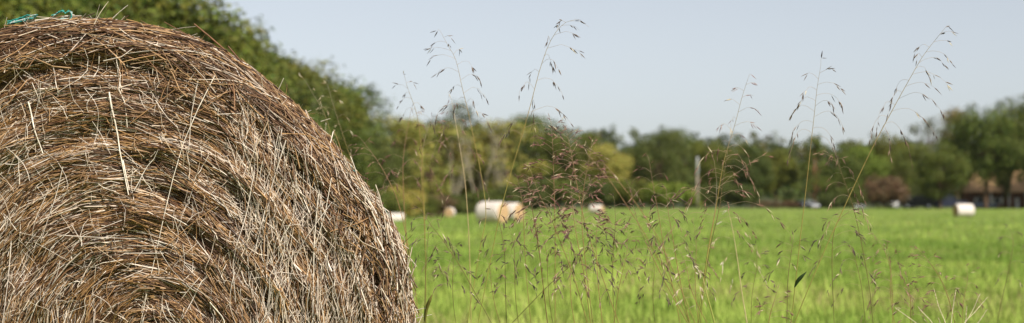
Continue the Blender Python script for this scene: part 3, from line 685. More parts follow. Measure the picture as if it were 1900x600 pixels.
def car(px, d, rz, paint, label, suv=False, scale=1.0):
    X = (px - 950) * d / FPX; z0 = float(zt(X, d)) + .02
    e = empty('parked_car', (X, d, z0), rz); e.scale = (scale,) * 3; tag(e, label, 'car', 'vehicles parked by the house')
    if suv:
        body = [(-2.4, .45), (-2.42, .95), (-2.3, 1.12), (-1.2, 1.15), (.7, 1.15), (2.05, 1.08), (2.4, .9), (2.42, .45), (1.9, .32), (-1.9, .32)]
        cab = [(-2.32, 1.08), (-2.18, 1.72), (-1.9, 1.84), (.1, 1.86), (.45, 1.78), (1.15, 1.1)]; ww = 1.95
    else:
        body = [(-2.2, .42), (-2.25, .8), (-2.0, .95), (-1.2, .97), (.9, .96), (2.0, .85), (2.25, .68), (2.25, .4), (1.8, .26), (-1.8, .26)]
        cab = [(-1.75, .92), (-1.05, 1.38), (-.6, 1.45), (.25, 1.44), (.55, 1.36), (1.25, .92)]; ww = 1.78
    V, F = extr(smooth_poly(body, 2), ww, .05); bo = link('body', ngon_mesh('body', V, F, paint), e)
    V, F = extr(smooth_poly(cab, 2), ww * .9, .06); link('cabin', ngon_mesh('cabin', V, F, paint), e)
    cx = np.array(cab).mean(0)
    for sgn in (-1, 1):
        q = smooth_poly(cx + (np.array(cab) - cx) * [.86, .66] + [0, .03], 2); y = sgn * (ww * .45 + .004)
        mid = len(q) // 2
        Vv = [(a, y, b) for a, b in q] + [(a, y + sgn * .012, b) for a, b in q]; n = len(q)
        Ff = [list(range(n, 2 * n))] + [[j, (j + 1) % n, n + (j + 1) % n, n + j] for j in range(n)]
        link('side_window', ngon_mesh('side_window', Vv, Ff, M_glass), e)
    xa, za = cab[-1]; xb, zb = cab[-2]
    for (p0, p1, nm) in (((xa, za), (xb, zb), 'windscreen'), (cab[0], cab[1], 'rear_window')):
        a = np.array(p0); b = np.array(p1); s0 = a + (b - a) * .14; s1 = a + (b - a) * .9; nn = np.array([b[1] - a[1], -(b[0] - a[0])]); nn /= np.linalg.norm(nn)
        if (nn[0] > 0) != (nm == 'windscreen'): nn = -nn
        Vv = []
        for k in (.0, .022):
            for q, wv in ((s0, .40), (s1, .34)):
                for sg in (-1, 1): Vv.append((q[0] + nn[0] * k, sg * ww * wv, q[1] + nn[1] * k))
        link(nm, ngon_mesh(nm, Vv, [[0, 1, 3, 2], [4, 5, 7, 6], [0, 1, 5, 4], [2, 3, 7, 6], [0, 2, 6, 4], [1, 3, 7, 5]], M_glass), e)
    for wx in (-1.4, 1.42):
        for sgn in (-1, 1):
            r_ = .36 if suv else .32
            V, F = lathe([(r_ * .6, -.1), (r_ * .95, -.11), (r_, -.07), (r_, .07), (r_ * .95, .11), (r_ * .6, .1)], 20)
            V = V[:, [0, 2, 1]] + [wx, sgn * (ww / 2 - .1), r_]
            wo = link('wheel', mesh_np('wheel', V, F, M_tyre, smooth=True), e)
            V, F = lathe([(.001, .0), (r_ * .5, .02), (r_ * .62, .0)], 14); V = V[:, [0, 2, 1]] * [1, sgn, 1] + [wx, sgn * (ww / 2 + .005), r_]
            link('rim', mesh_np('rim', V, F, M_rim, smooth=True), wo)
    fz = .86 if suv else .68
    for sgn in (-1, 1):
        V, F = lathe([(.001, .06), (.10, .05), (.15, .0)], 14); V = V[:, [2, 0, 1]] * [1, 1, .75] + [2.33 if suv else 2.17, sgn * ww * .36, fz]
        link('headlight', mesh_np('headlight', V, F, M_lamp, smooth=True), e)
        V, F = box(-2.44 if suv else -2.25, -2.38 if suv else -2.19, sgn * ww * .38 - .12, sgn * ww * .38 + .12, fz, fz + .16)
        link('tail_light', mesh_np('tail_light', V, F, flat_mat('tail_lens', (.35, .02, .02), .3, .5)), e)
    return e
P_navy = flat_mat('navy_paint', (.010, .014, .032), .5, .3, 2, .95, 1.05); P_black = flat_mat('black_paint', (.010, .010, .012), .5, .3, 2, .95, 1.05)
P_white = flat_mat('white_paint', (.72, .72, .70), .3, .5, 2, .95, 1.03, coat=.5); P_silver = flat_mat('silver_paint', (.48, .50, .52), .3, .5, 2, .95, 1.05, metal=.3, coat=.5)
P_blue = flat_mat('grey_blue_paint', (.10, .14, .20), .3, .5, 2, .95, 1.05, coat=.5)
car(1702, 350, R(176), P_black, 'black SUV parked side-on next to the rust bush', True, 1.3)
car(1760, 352, R(2), P_navy, 'dark navy SUV parked under the shade tree', True, 1.3)
car(1826, 358, R(-20), P_blue, 'grey-blue car parked at the front of the house')
car(1484, 352, R(-62), P_black, 'dark car with bright headlights beside the reddish trunk')
car(1502, 355, R(-65), P_silver, 'silver car nosed in just right of the dark car', scale=.95)
car(1595, 357, R(-88), P_white, 'white car of which only the top shows above the bank')
car(1672, 361, R(205), P_white, 'white car mostly hidden behind the black SUV', True, 1.22)

# house
M_brick = flat_mat('brick_wall', lin(112, 80, 62), .9, .1, 2.5, .8, 1.15); M_roof = flat_mat('tan_shingles', lin(196, 158, 118), .9, .1, 2, .8, 1.15)
M_trim = flat_mat('white_trim', (.75, .74, .70), .6, .3, 2, .95, 1.03); M_win = flat_mat('window_glass', (.03, .035, .04), .1, .6, 1, .95, 1.05)
hx, hy = (1884 - 950) * 372 / FPX, 376.0; hz0 = float(zt(hx, hy)) - .05
ho = empty('house', (hx, hy, hz0)); tag(ho, 'low brick house with tan roof half hidden by shade trees', 'house')
Wd, Dp, Hw = 17.0, 9.0, 3.3
wl = []
openings = [(-7.4, -5.9, .9, 2.2), (-4.2, -2.9, .9, 2.2), (-.3, .7, .05, 2.15), (2.2, 3.6, .9, 2.2), (5.6, 7.0, .9, 2.2)]
xsb = [-Wd / 2]
for a, b, _, _ in openings: xsb += [a, b]
xsb.append(Wd / 2)
for k in range(len(xsb) - 1):                               # front wall as piers, aprons and lintels round the openings
    a, b = xsb[k], xsb[k + 1]
    if k % 2 == 0: wl.append((*box(a, b, -Dp / 2, -Dp / 2 + .25, 0, Hw), (1, 1, 1)))
    else:
        o_ = openings[k // 2]
        if o_[2] > .1: wl.append((*box(a, b, -Dp / 2, -Dp / 2 + .25, 0, o_[2]), (1, 1, 1)))
        wl.append((*box(a, b, -Dp / 2, -Dp / 2 + .25, o_[3], Hw), (1, 1, 1)))
wl += [(*box(-Wd / 2, -Wd / 2 + .25, -Dp / 2 + .25, Dp / 2, 0, Hw), (1, 1, 1)), (*box(Wd / 2 - .25, Wd / 2, -Dp / 2 + .25, Dp / 2, 0, Hw), (1, 1, 1)), (*box(-Wd / 2 + .25, Wd / 2 - .25, Dp / 2 - .25, Dp / 2, 0, Hw), (1, 1, 1))]
V, F, _ = grow(wl); link('wall', mesh_np('wall', V, F, M_brick), ho)
e_, rh = .8, 4.0
y0, y1 = -Dp / 2 - 1.6, Dp / 2 + e_
V = [(-Wd / 2 - e_, y0, Hw), (Wd / 2 + e_, y0, Hw), (Wd / 2 + e_, y1, Hw), (-Wd / 2 - e_, y1, Hw), (-Wd / 2 + 1.5, 0, Hw + rh), (Wd / 2 - 1.5, 0, Hw + rh)]
V += [(x, y, z - .18) for x, y, z in V[:4]]
ro = link('roof', ngon_mesh('roof', V, [[0, 1, 5, 4], [1, 2, 5], [2, 3, 4, 5], [3, 0, 4], [0, 6, 7, 1], [1, 7, 8, 2], [2, 8, 9, 3], [3, 9, 6, 0], [9, 8, 7, 6]], M_roof), ho)
V, F = box(-4.2, -3.4, .5, 1.3, Hw + 2.0, Hw + 4.3); link('chimney', mesh_np('chimney', V, F, M_brick), ro)
for k, (a, b, z0_, z1_) in enumerate(openings):
    if z0_ < .1:
        V, F = box(a + .08, b - .08, -Dp / 2 + .1, -Dp / 2 + .16, z0_, z1_ - .06); do = link('door', mesh_np('door', V, F, M_trim), ho)
        V, F = box(b - .22, b - .16, -Dp / 2 + .05, -Dp / 2 + .1, 1.0, 1.08); link('handle', mesh_np('handle', V, F, M_rim), do); continue
    V, F = box(a + .07, b - .07, -Dp / 2 + .12, -Dp / 2 + .14, z0_ + .07, z1_ - .07); wo = link('window', mesh_np('window', V, F, M_win), ho)
    fr = [(*box(a, a + .08, -Dp / 2 - .02, -Dp / 2 + .1, z0_, z1_), (1, 1, 1)), (*box(b - .08, b, -Dp / 2 - .02, -Dp / 2 + .1, z0_, z1_), (1, 1, 1)), (*box(a + .08, b - .08, -Dp / 2 - .02, -Dp / 2 + .1, z0_, z0_ + .08), (1, 1, 1)),
          (*box(a + .08, b - .08, -Dp / 2 - .02, -Dp / 2 + .1, z1_ - .08, z1_), (1, 1, 1)), (*box((a + b) / 2 - .03, (a + b) / 2 + .03, -Dp / 2, -Dp / 2 + .1, z0_ + .08, z1_ - .08), (1, 1, 1))]
    V, F, _ = grow(fr); link('frame', mesh_np('frame', V, F, M_trim), wo)
    for sg in (-1, 1):
        V, F = box((a - .42) if sg < 0 else b + .04, (a - .04) if sg < 0 else b + .42, -Dp / 2 - .05, -Dp / 2 - .004, z0_, z1_); link('shutter', mesh_np('shutter', V, F, M_trim), ho)
for x in (-5, -1.6, 1.6, 5, 8):
    V, F = box(x - .11, x + .11, -Dp / 2 - 1.3, -Dp / 2 - 1.08, 0, Hw - .18); link('porch_post', mesh_np('porch_post', V, F, M_trim), ho)

# ------------------------------------------------------------------ tall seed-head grasses
SEED_PURPLE = np.array([lin(128, 88, 82), lin(108, 74, 70), lin(146, 106, 92), lin(92, 66, 60), lin(168, 132, 112)])
SEED_BROWN = np.array([lin(104, 86, 72), lin(84, 70, 62), lin(126, 104, 84), lin(70, 58, 54)])
SEED_PALE = np.array([lin(206, 190, 158), lin(186, 164, 130), lin(214, 204, 182)])
def catmull(pts, n):
    pts = np.array(pts, float); p = np.vstack([2 * pts[0] - pts[1], pts, 2 * pts[-1] - pts[-2]]); out = []
    m = len(pts) - 1
    for u in np.linspace(0, m - 1e-6, n):
        i = int(u); t = u - i; a, b, c, d = p[i], p[i + 1], p[i + 2], p[i + 3]
        out.append(.5 * (2 * b + (c - a) * t + (2 * a - 5 * b + 4 * c - d) * t * t + (3 * b - a - 3 * c + d) * t ** 3))
    return np.array(out)
def seeds(pos, dr, ln, wd, col):
    """slim pointed spikelets: six-sided double cones"""
    n = len(pos); dr = dr / np.linalg.norm(dr, axis=1, keepdims=True)
    A = np.cross(dr, rng.normal(size=(n, 3))); A /= np.linalg.norm(A, axis=1, keepdims=True); B = np.cross(dr, A)
    k = np.array([(.0, .12), (.3, 1.0), (.62, .8), (1.0, .08)]); an = np.arange(4) * math.pi / 2
    V = pos[:, None, None, :] + dr[:, None, None, :] * (k[:, 0][None, :, None, None] * ln[:, None, None, None]) + (wd[:, None, None, None] * k[:, 1][None, :, None, None]) * (
        A[:, None, None, :] * np.cos(an)[None, None, :, None] + .7 * B[:, None, None, :] * np.sin(an)[None, None, :, None])
    V = V.reshape(-1, 3); i = np.arange(n)[:, None, None] * 16; r = np.arange(3)[None, :, None] * 4; s_ = np.arange(4)[None, None, :]
    a = i + r + s_; b = i + r + (s_ + 1) % 4
    F = np.stack([a, b, b + 4, a + 4], -1).reshape(-1, 4)
    return V, F, np.repeat(col, 16, 0)
def blade(pts, d, w, col, parent, org):
    p = catmull([P(x, y, d + dd) for x, y, dd in pts], 9) - org
    V, F = tubes(p[None], (w * np.sin(np.linspace(.25, math.pi - .03, 9)))[None], 4, .12, [[.2, 1, .1]])
    link('leaf', mesh_np('leaf', V, F, M_stalk, np.broadcast_to(col, (len(V), 3))), parent)
def stalk(label, pts, d, pan_y, nb, maxl, seed, pal='purple', droop=1.0, thick=1.0, dens=1.0, minl=14, stemcol=None, leaf=None, dd=0.0):
    """pts: tip first, in photo pixels; pan_y: row where the seed head ends; maxl: longest branch in photo pixels"""
    r = np.random.default_rng(seed)
    px = catmull(pts, 26); (xa, ya), (xb, yb) = px[-3], px[-1]
    zb = CAMH + (HOR - yb) * d / FPX; X1 = P(xb, yb, d)[0]
    sl_ = (xb - xa) / max(4.0, (yb - ya)) * .75
    w3 = [P(x, y, d + dd * (1 - i / 25)) for i, (x, y) in enumerate(px)]
    for q in (.35, .7, 1.0):
        w3.append(np.array([X1 + sl_ * zb * q * (1 - .35 * q), d, zb * (1 - q) + 0.0 * q]))
    w3 = np.array(w3); org = w3[-1].copy(); org[2] = float(zt(org[0], org[1])); w3[-1, 2] = org[2]
    e = empty('grass_stalk', tuple(org)); tag(e, label, 'grass stalk', 'tall seed-head grasses standing beside the bale', 'thing')
    loc = w3 - org; u = np.linspace(0, 1, len(loc))
    rad = (.00028 + .00082 * u ** .7) * thick
    V, F = tubes(loc[None], rad[None], 5)
    c0, c1, c2 = (np.array(lin(152, 142, 126)), np.array(lin(150, 128, 72)), np.array(lin(132, 138, 60))) if stemcol is None else stemcol
    cc = np.where(u[:, None] < .45, c0 + (c1 - c0) * (u[:, None] / .45), c1 + (c2 - c1) * ((u[:, None] - .45) / .55))
    link('stem', mesh_np('stem', V, F, M_stalk, np.repeat(cc, 5, 0), smooth=True), e)
    small = dens >= 1.05
    if dens >= 1.2: dens *= 1.25; nb = int(nb * 1.25)
    if small: dens *= 1.35
    slim = .78 if pal == 'purple' else 1.0
    palv = dict(purple=SEED_PURPLE, brown=SEED_BROWN, pale=SEED_PALE)[pal]
    py = px[:, 1]; kmax = np.searchsorted(py, pan_y); kmax = max(3, min(kmax, 25))
    m = d / FPX
    side = 1
    for b in range(nb):
        f = (b / max(1, nb - 1)) ** .85
        k = f * kmax; i = min(int(k), 24); p0 = loc[i] + (loc[i + 1] - loc[i]) * (k - i)
        L = (minl * 1.3 + (maxl - minl) * f ** .85) * r.uniform(.7, 1.3) * m; side = -side
        az = (0 if side > 0 else math.pi) + r.normal(0, .7)
        ax = loc[i] - loc[i + 1]; ax /= np.linalg.norm(ax)
        hd = np.array([math.cos(az), math.sin(az), 0]); s_ = np.linspace(0, 1, 9)[:, None]
        if b == 0: hd = hd * .15
        rise = r.uniform(.35, .75) * (1.25 - .4 * f); dr = droop * (.35 + .85 * f) * r.uniform(.75, 1.2)
        path = p0 + ax * (L * rise * s_) + hd * (L * .8 * s_ ** .9) - np.array([0, 0, 1]) * (L * dr * s_ ** 2.3)
        path += r.normal(0, .02 * L, path.shape) * s_
        V, F = tubes(path[None], np.linspace(.00034, .00020, 9)[None], 3)
        bo = link('branch', mesh_np('branch', V, F, M_stalk, np.broadcast_to(np.array(lin(168, 146, 118)), (len(V), 3))), e)
        ns = max(2, int(L / .0078 * .75 * dens)); lo = .42 if f > .25 else .15
        q = r.uniform(lo, 1, ns) ** .8; q = np.sort(np.clip(q, lo, 1)); ii = np.clip((q * 8).astype(int), 0, 7)
        pp = path[ii] + (path[ii + 1] - path[ii]) * (q * 8 - ii)[:, None]
        tg = path[ii + 1] - path[ii]; tg /= np.linalg.norm(tg, axis=1, keepdims=True)
        dv = tg * r.uniform(.5, 1.1, (ns, 1)) + np.array([0, 0, -.55 * droop]) * r.uniform(.2, 1, (ns, 1)) + r.normal(0, .16, (ns, 3))
        ped = pp + dv * .002
        cl = palv[r.integers(0, len(palv), ns)] * r.uniform(.8, 1.15, (ns, 1)); wp = r.random((ns, 1)) < .08; cl = np.where(wp, SEED_PALE[0], cl)
        ln = r.uniform(.011, .020, ns) * (.72 if small else 1); V, F, c = seeds(ped, dv, ln, r.uniform(.0009, .0014, ns) * slim, cl)
        link('spikelets', mesh_np('spikelets', V, F, M_stalk, c), bo)['kind'] = 'stuff'
    if leaf:
        for lp, lw, lc in leaf: blade(lp, d, lw, lc, e, org)
    return e
LG, LT = lin(92, 112, 40), lin(170, 150, 96)
RED = (np.array(lin(146, 120, 96)), np.array(lin(146, 112, 76)), np.array(lin(136, 128, 62)))
DK = (np.array(lin(128, 108, 80)), np.array(lin(110, 92, 54)), np.array(lin(112, 120, 52)))
# the tall ones against the sky
stalk('tall bluish seed head leaning left against the sky, nearest the treeline', [(817, 58), (832, 86), (846, 112), (858, 165), (868, 205), (880, 262), (890, 310), (902, 392), (893, 450), (881, 520), (867, 600)], 4.75, 215, 17, 62, 1, 'brown', dens=.8, dd=.1)
stalk('tallest nodding seed head against the sky above the pair of white bales', [(1066, 37), (1045, 45), (1022, 75), (1003, 125), (987, 185), (972, 240), (957, 290), (948, 320), (927, 400), (907, 500), (887, 600)], 4.35, 250, 19, 84, 2, 'brown', dens=.75)
stalk('upright seed head against the sky right of the pale pole', [(1389, 143), (1377, 180), (1364, 230), (1351, 272), (1341, 310), (1331, 370), (1322, 425), (1311, 485), (1302, 540), (1294, 600)], 4.4, 335, 19, 72, 3, 'purple', dens=.85)
stalk('slender straight seed head with a sharp dark leaf on its stem', [(1523, 122), (1516, 165), (1511, 212), (1505, 265), (1499, 320), (1491, 390), (1484, 450), (1476, 525), (1468, 600)], 4.35, 250, 14, 74, 4, 'brown', dens=.85,
      leaf=[([(1474, 534, 0), (1480, 522, -.005), (1488, 513, -.01), (1497, 504, -.01)], .0042, lin(44, 62, 28))])
stalk('tallest right-hand seed head, its long stem leaning steeply to the right', [(1753, 53), (1735, 75), (1712, 105), (1690, 143), (1666, 186), (1641, 232), (1620, 272), (1599, 315), (1577, 362), (1554, 412), (1532, 460), (1510, 512), (1490, 560), (1474, 600)], 4.4, 235, 19, 92, 5, 'brown', dens=.8, thick=1.15)
stalk('small faint seed head low against the sky by the treeline end', [(751, 143), (757, 165), (766, 190), (776, 225), (784, 300), (788, 400), (790, 500), (791, 600)], 5.3, 215, 8, 34, 6, 'brown', dens=.9)
# the dense purple cluster
stalk('dense purple seed head, the tallest of the bushy cluster in mid-picture', [(1023, 230), (1026, 280), (1028, 350), (1030, 430), (1030, 520), (1030, 600)], 4.4, 425, 26, 66, 7, 'purple', .5, dens=1.25, stemcol=RED)
stalk('dense purple seed head leaning left, second tallest of the bushy cluster', [(1051, 243), (1060, 285), (1070, 340), (1082, 400), (1096, 450), (1118, 515), (1148, 600)], 4.35, 440, 28, 66, 8, 'purple', .5, dens=1.3, stemcol=RED)
stalk('bushy purple seed head with a reddish stem above the small mid-field bale', [(1098, 268), (1090, 310), (1082, 360), (1080, 420), (1088, 500), (1100, 600)], 4.5, 430, 24, 56, 9, 'purple', .5, dens=1.3, stemcol=RED)
stalk('purple seed head spreading left over the dark bush by the white bales', [(985, 318), (1000, 360), (1020, 400), (1042, 455), (1065, 515), (1090, 600)], 4.4, 450, 20, 66, 10, 'purple', .8, dens=1.2, stemcol=RED)
stalk('low purple seed head crossing the field edge under the bushy cluster', [(1060, 352), (1064, 400), (1072, 450), (1084, 510), (1096, 600)], 4.3, 500, 18, 62, 11, 'brown', .8, dens=1.1, stemcol=RED)
stalk('soft blurred stalk leaning left, behind the bushy purple cluster', [(1072, 262), (1100, 298), (1124, 325), (1166, 386), (1205, 450), (1262, 560), (1280, 600)], 5.7, 330, 9, 46, 12, 'purple', .8, thick=1.3, stemcol=RED)
stalk('second blurred leaning stalk, just right of the first behind the cluster', [(1106, 286), (1128, 312), (1152, 342), (1190, 392), (1230, 460), (1290, 600)], 5.8, 345, 8, 46, 13, 'purple', .8, thick=1.3, stemcol=RED)
# left group beside the bale
stalk('blurred reddish stalk just clear of the big bale edge', [(762, 208), (755, 245), (748, 300), (749, 370), (754, 440), (758, 520), (760, 600)], 5.9, 345, 14, 52, 14, 'purple', .9, thick=1.4, stemcol=RED)
stalk('blurred tan stalk over the yellow-green bush behind the small white bale', [(800, 222), (788, 260), (782, 310), (786, 390), (789, 470), (790, 600)], 5.6, 330, 12, 50, 15, 'purple', .9, thick=1.3)
stalk('pale stalk with whitish drooping seeds left of the largest white bale', [(838, 186), (846, 230), (855, 285), (863, 340), (869, 420), (872, 500), (874, 600)], 5.5, 345, 15, 56, 16, 'purple', 1, thick=1.4, stemcol=(np.array(lin(196, 180, 150)), np.array(lin(186, 164, 122)), np.array(lin(160, 150, 84))))
stalk('seed head leaning left with dark seeds over the field beside the bale', [(783, 392), (800, 418), (826, 452), (856, 498), (884, 548), (912, 600)], 4.25, 470, 12, 58, 17, 'brown', 1, dens=.9, stemcol=DK)
stalk('green stalk with a bent brown leaf low beside the bale corner', [(796, 424), (792, 470), (789, 530), (787, 600)], 4.4, 500, 8, 50, 18, 'brown', 1.1, dens=.9, stemcol=DK,
      leaf=[([(788, 600, 0), (792, 572, -.01), (798, 556, -.02), (803, 545, -.02)], .004, lin(110, 104, 50))])
stalk('reddish blurred seeds rising behind the rim of the big bale', [(668, 256), (690, 284), (712, 318), (736, 368), (752, 430), (768, 520), (778, 600)], 5.3, 345, 11, 44, 19, 'purple', .7, thick=1.2, stemcol=RED)
stalk('thin faint stalk rising behind the sloping rim of the big bale', [(608, 158), (620, 200), (640, 262), (662, 330), (684, 420), (700, 600)], 6.2, 270, 10, 48, 20, 'pale', .8, dens=.6)
stalk('wispy faint stalk behind the big bale, just above its middle rim', [(566, 150), (590, 190), (607, 225), (622, 290), (640, 400), (660, 600)], 6.3, 240, 7, 34, 21, 'pale', .8, dens=.6)
# mid field
stalk('dark-stemmed stalk with seeds ending at the field edge by the white bales', [(978, 338), (985, 375), (992, 415), (1002, 480), (1010, 550), (1016, 600)], 4.3, 450, 13, 62, 22, 'brown', 1, dens=1, stemcol=(np.array(lin(110, 78, 60)), np.array(lin(104, 72, 48)), np.array(lin(110, 84, 50))))
stalk('stalk lying strongly over to the right across the lower field', [(1136, 418), (1108, 446), (1076, 478), (1020, 528), (975, 574), (950, 600)], 4.5, 500, 14, 46, 23, 'brown', .9, dens=1, stemcol=DK)
stalk('short drooping seed head over the field, left of the dark-stemmed stalk', [(916, 392), (928, 420), (936, 470), (938, 540), (940, 600)], 4.6, 480, 9, 62, 24, 'brown', 1.2, dens=1, stemcol=DK)
stalk('short brown seed head low in the field below the purple cluster', [(1112, 402), (1106, 440), (1108, 500), (1112, 550), (1118, 600)], 4.3, 530, 14, 50, 25, 'brown', .9, dens=1, stemcol=RED)
stalk('brown seed head with curved stem over the field left of the pale pole', [(1176, 384), (1186, 420), (1204, 462), (1230, 516), (1262, 575), (1276, 600)], 4.3, 480, 18, 52, 26, 'purple', .9, dens=1.1, stemcol=RED)
stalk('brown seed head spreading under the bright bush near the pole foot', [(1236, 352), (1240, 395), (1248, 440), (1258, 500), (1270, 560), (1280, 600)], 4.35, 480, 20, 60, 27, 'brown', .9, dens=1, stemcol=RED)
stalk('thin seed head with small seeds in front of the bright bush', [(1204, 296), (1212, 345), (1222, 400), (1234, 470), (1250, 540), (1262, 600)], 4.9, 420, 14, 58, 28, 'purple', .9, dens=.9, stemcol=RED)
stalk('purple seed head crowding the stem right of the pale pole', [(1350, 286), (1342, 330), (1334, 390), (1320, 450), (1308, 520), (1296, 600)], 4.45, 420, 18, 64, 29, 'purple', .8, dens=1.1, stemcol=DK)
stalk('pale drooping stalk over the field between the pole and the parked cars', [(1352, 392), (1360, 430), (1368, 480), (1376, 540), (1386, 600)], 5.5, 500, 9, 66, 30, 'pale', 1, thick=1.5, dens=.8, stemcol=(np.array(lin(190, 172, 128)),) * 3)
stalk('long arching seed branches reaching right above the brown bank', [(1330, 338), (1328, 380), (1320, 430), (1310, 490), (1300, 600)], 4.3, 400, 7, 112, 31, 'purple', .7, dens=.7, minl=70)
stalk('thick green bare stalk at the lower edge, right of the leaning stalks', [(1304, 515), (1310, 540), (1318, 570), (1326, 600)], 4.2, 545, 3, 26, 32, 'pale', 1, thick=1.8, dens=.5, stemcol=(np.array(lin(190, 180, 120)), np.array(lin(160, 158, 80)), np.array(lin(140, 148, 70))))
stalk('short dark seed head low beside the straight stem with the leaf', [(1472, 444), (1468, 470), (1462, 520), (1460, 600)], 4.4, 500, 9, 40, 33, 'brown', .6, dens=1, stemcol=DK)
stalk('purple seed tip rising from the lower edge left of the dark leaf', [(1442, 540), (1436, 560), (1430, 580), (1426, 600)], 4.2, 590, 8, 36, 34, 'purple', .4, dens=1.2, stemcol=RED)
# right group
stalk('nodding seed head between the reddish trunk and the rust bush', [(1536, 284), (1552, 300), (1568, 340), (1586, 396), (1602, 470), (1614, 540), (1620, 600)], 4.6, 390, 14, 62, 35, 'purple', 1, dens=.9, stemcol=DK)
stalk('brown seed head over the field edge beside the leaning stem', [(1576, 392), (1556, 410), (1546, 440), (1544, 500), (1548, 600)], 4.5, 470, 11, 60, 36, 'brown', .9, dens=1, stemcol=DK)
stalk('thin stalk with drooping seeds right of the white car top', [(1574, 452), (1586, 480), (1598, 530), (1606, 600)], 4.9, 530, 9, 54, 37, 'brown', 1, dens=.9, stemcol=DK)
stalk('soft blurred seed head arching over the field right of the leaning stem', [(1626, 440), (1640, 462), (1652, 500), (1656, 550), (1656, 600)], 5.2, 540, 13, 66, 38, 'purple', 1, dens=.9, stemcol=RED)
stalk('purple seed head leaning left above the white bristly spikes', [(1706, 464), (1722, 484), (1742, 512), (1758, 548), (1772, 600)], 4.4, 580, 13, 44, 39, 'purple', .5, dens=1.2, stemcol=RED)
stalk('low purple seed head at the lower edge left of the white spikes', [(1684, 520), (1688, 545), (1690, 570), (1690, 600)], 4.4, 600, 10, 46, 40, 'purple', .7, dens=1.2, stemcol=RED)
stalk('faint blurred stalk near the right picture edge over the field', [(1874, 424), (1880, 450), (1872, 500), (1858, 560), (1850, 600)], 6.0, 520, 8, 48, 41, 'brown', .8, thick=1.1, dens=.7, stemcol=DK)
# more fine heads filling the middle of the stand
for k, (lab, tip, mid, base, d, nbr, ml, pl) in enumerate([
        ('fine reddish head just left of the dense cluster, over the pair of white bales', (960, 330), (972, 420), (985, 600), 4.7, 15, 48, 'purple'),
        ('fine brown head low in the field below the pair of white bales', (948, 430), (955, 500), (962, 600), 4.4, 13, 46, 'brown'),
        ('fine brown head low between the dark-stemmed stalk and the dense cluster', (1008, 440), (1016, 510), (1026, 600), 4.3, 13, 44, 'brown'),
        ('fine reddish head low in the middle of the dense cluster foot', (1052, 455), (1058, 520), (1066, 600), 4.2, 14, 42, 'purple'),
        ('fine brown head with a straight stem just right of the cluster foot', (1140, 372), (1138, 460), (1140, 600), 4.4, 16, 48, 'brown'),
        ('fine reddish head leaning right beneath the two blurred leaning stalks', (1165, 440), (1154, 510), (1140, 600), 4.3, 13, 44, 'purple'),
        ('fine brown head low in the field left of the curved brown head', (1210, 470), (1212, 530), (1216, 600), 4.6, 12, 44, 'brown'),
        ('fine tan head low in the field below the pale pole', (1288, 420), (1290, 500), (1296, 600), 4.8, 14, 46, 'purple'),
        ('fine pale head low in the field beside the thick green bare stalk', (1262, 466), (1280, 530), (1312, 600), 4.2, 11, 44, 'pale'),
        ('fine brown head low in the field right of the thick green bare stalk', (1404, 462), (1398, 530), (1394, 600), 5.0, 10, 44, 'brown'),
        ('fine brown head low beside the bale, under the left-leaning dark seeds', (836, 452), (840, 520), (846, 600), 4.5, 12, 44, 'brown'),
        ('fine reddish head low in the field under the largest white bale', (900, 470), (912, 530), (928, 600), 4.6, 11, 40, 'purple'),
        ('fine reddish head low in the field left of the white bristly spikes', (1648, 470), (1652, 530), (1660, 600), 4.8, 11, 42, 'purple'),
        ('fine reddish head low at the right above the bristly spikes', (1794, 500), (1790, 545), (1786, 600), 5.2, 9, 40, 'purple')]):
    stalk(lab, [tip, ((tip[0] + mid[0]) / 2 + 3, (tip[1] + mid[1]) / 2), mid, ((mid[0] + base[0]) / 2 - 2, (mid[1] + base[1]) / 2), base], d, mid[1] + 20, nbr, ml, 200 + k, pl, .75, .85, 1.08, stemcol=DK if pl == 'brown' else RED)
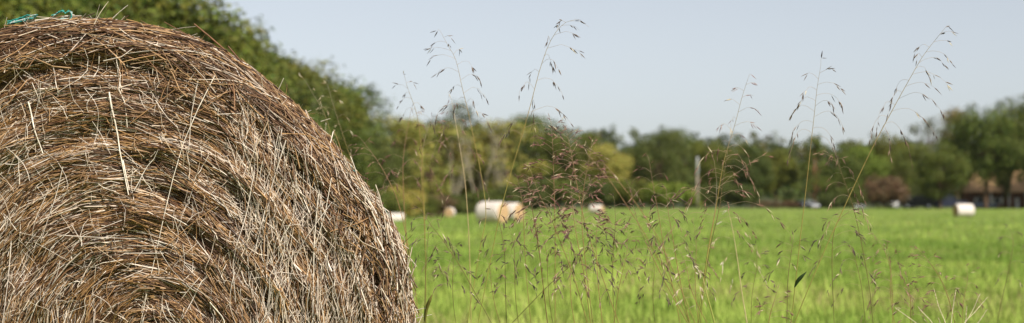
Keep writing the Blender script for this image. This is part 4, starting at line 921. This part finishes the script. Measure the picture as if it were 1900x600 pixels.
# bristly pale fingers at the lower right
def fingers():
    d = 4.35; org = P(1762, 600, d); org = np.array([org[0], d, float(zt(org[0], d))]); e = empty('finger_grass_stalk', tuple(org))
    tag(e, 'white bristly finger-like grass spikes spreading from the lower right edge', 'grass stalk', kind='thing')
    for bx, pts in [(0, [(1745, 640), (1700, 600), (1663, 573)]), (1, [(1760, 640), (1754, 600), (1742, 570), (1733, 537)]), (2, [(1763, 640), (1765, 600), (1769, 565), (1774, 538)]), (3, [(1775, 640), (1790, 600), (1808, 580), (1831, 553)]),
                    (4, [(1772, 640), (1788, 605), (1804, 578), (1818, 546)]), (5, [(1778, 640), (1800, 615), (1818, 595), (1831, 575)]), (6, [(1768, 640), (1790, 600), (1793, 580), (1794, 568)]), (7, [(1752, 640), (1730, 600), (1712, 580), (1704, 570)]),
                    (8, [(1758, 640), (1746, 605), (1742, 592)])]:
        p = catmull([P(x, y, d + .01 * bx - .04) for x, y in pts], 16) - org
        V, F = tubes(p[None], np.linspace(.0012, .0005, 16)[None], 4); pale = np.array(lin(218, 206, 170))
        so_ = link('spike', mesh_np('spike', V, F, M_stalk, np.broadcast_to(pale, (len(V), 3))), e)
        q = rng.uniform(.25, 1, 60); ii = np.minimum((q * 15).astype(int), 14); pp = p[ii] + (p[ii + 1] - p[ii]) * (q * 15 - ii)[:, None]
        tg = p[ii + 1] - p[ii]; tg /= np.linalg.norm(tg, axis=1, keepdims=True)
        V, F, c = seeds(pp, tg + rng.normal(0, .25, pp.shape), rng.uniform(.003, .005, 60), np.full(60, .0006), np.where(rng.random((60, 1)) < .75, pale, SEED_PURPLE[0]) * rng.uniform(.8, 1.05, (60, 1)))
        link('spikelets', mesh_np('spikelets', V, F, M_stalk, c), so_)['kind'] = 'stuff'
    st = np.stack([np.linspace(0, 0, 6), np.zeros(6), np.linspace(0, P(1762, 640, d)[2] - org[2], 6)], -1); V, F = tubes(st[None], np.full((1, 6), .0014), 5)
    link('stem', mesh_np('stem', V, F, M_stalk, np.broadcast_to(np.array(lin(150, 150, 80)), (len(V), 3))), e)
fingers()

# ------------------------------------------------------------------ thin autumn haze
V, F = box(-900, 1000, -80, 1600, -4, 62)
hm = bpy.data.materials.new('haze'); hm.use_nodes = True; ht = hm.node_tree
ht.nodes.remove(ht.nodes['Principled BSDF'])
pv = ht.nodes.new('ShaderNodeVolumePrincipled'); pv.inputs['Color'].default_value = (.86, .90, .95, 1); pv.inputs['Density'].default_value = 0.00003; pv.inputs['Anisotropy'].default_value = 0.2
ht.links.new(pv.outputs[0], ht.nodes['Material Output'].inputs['Volume'])
tag(link('haze', mesh_np('haze', V, F, hm)), 'thin pale haze softening the far trees', 'haze', kind='stuff')
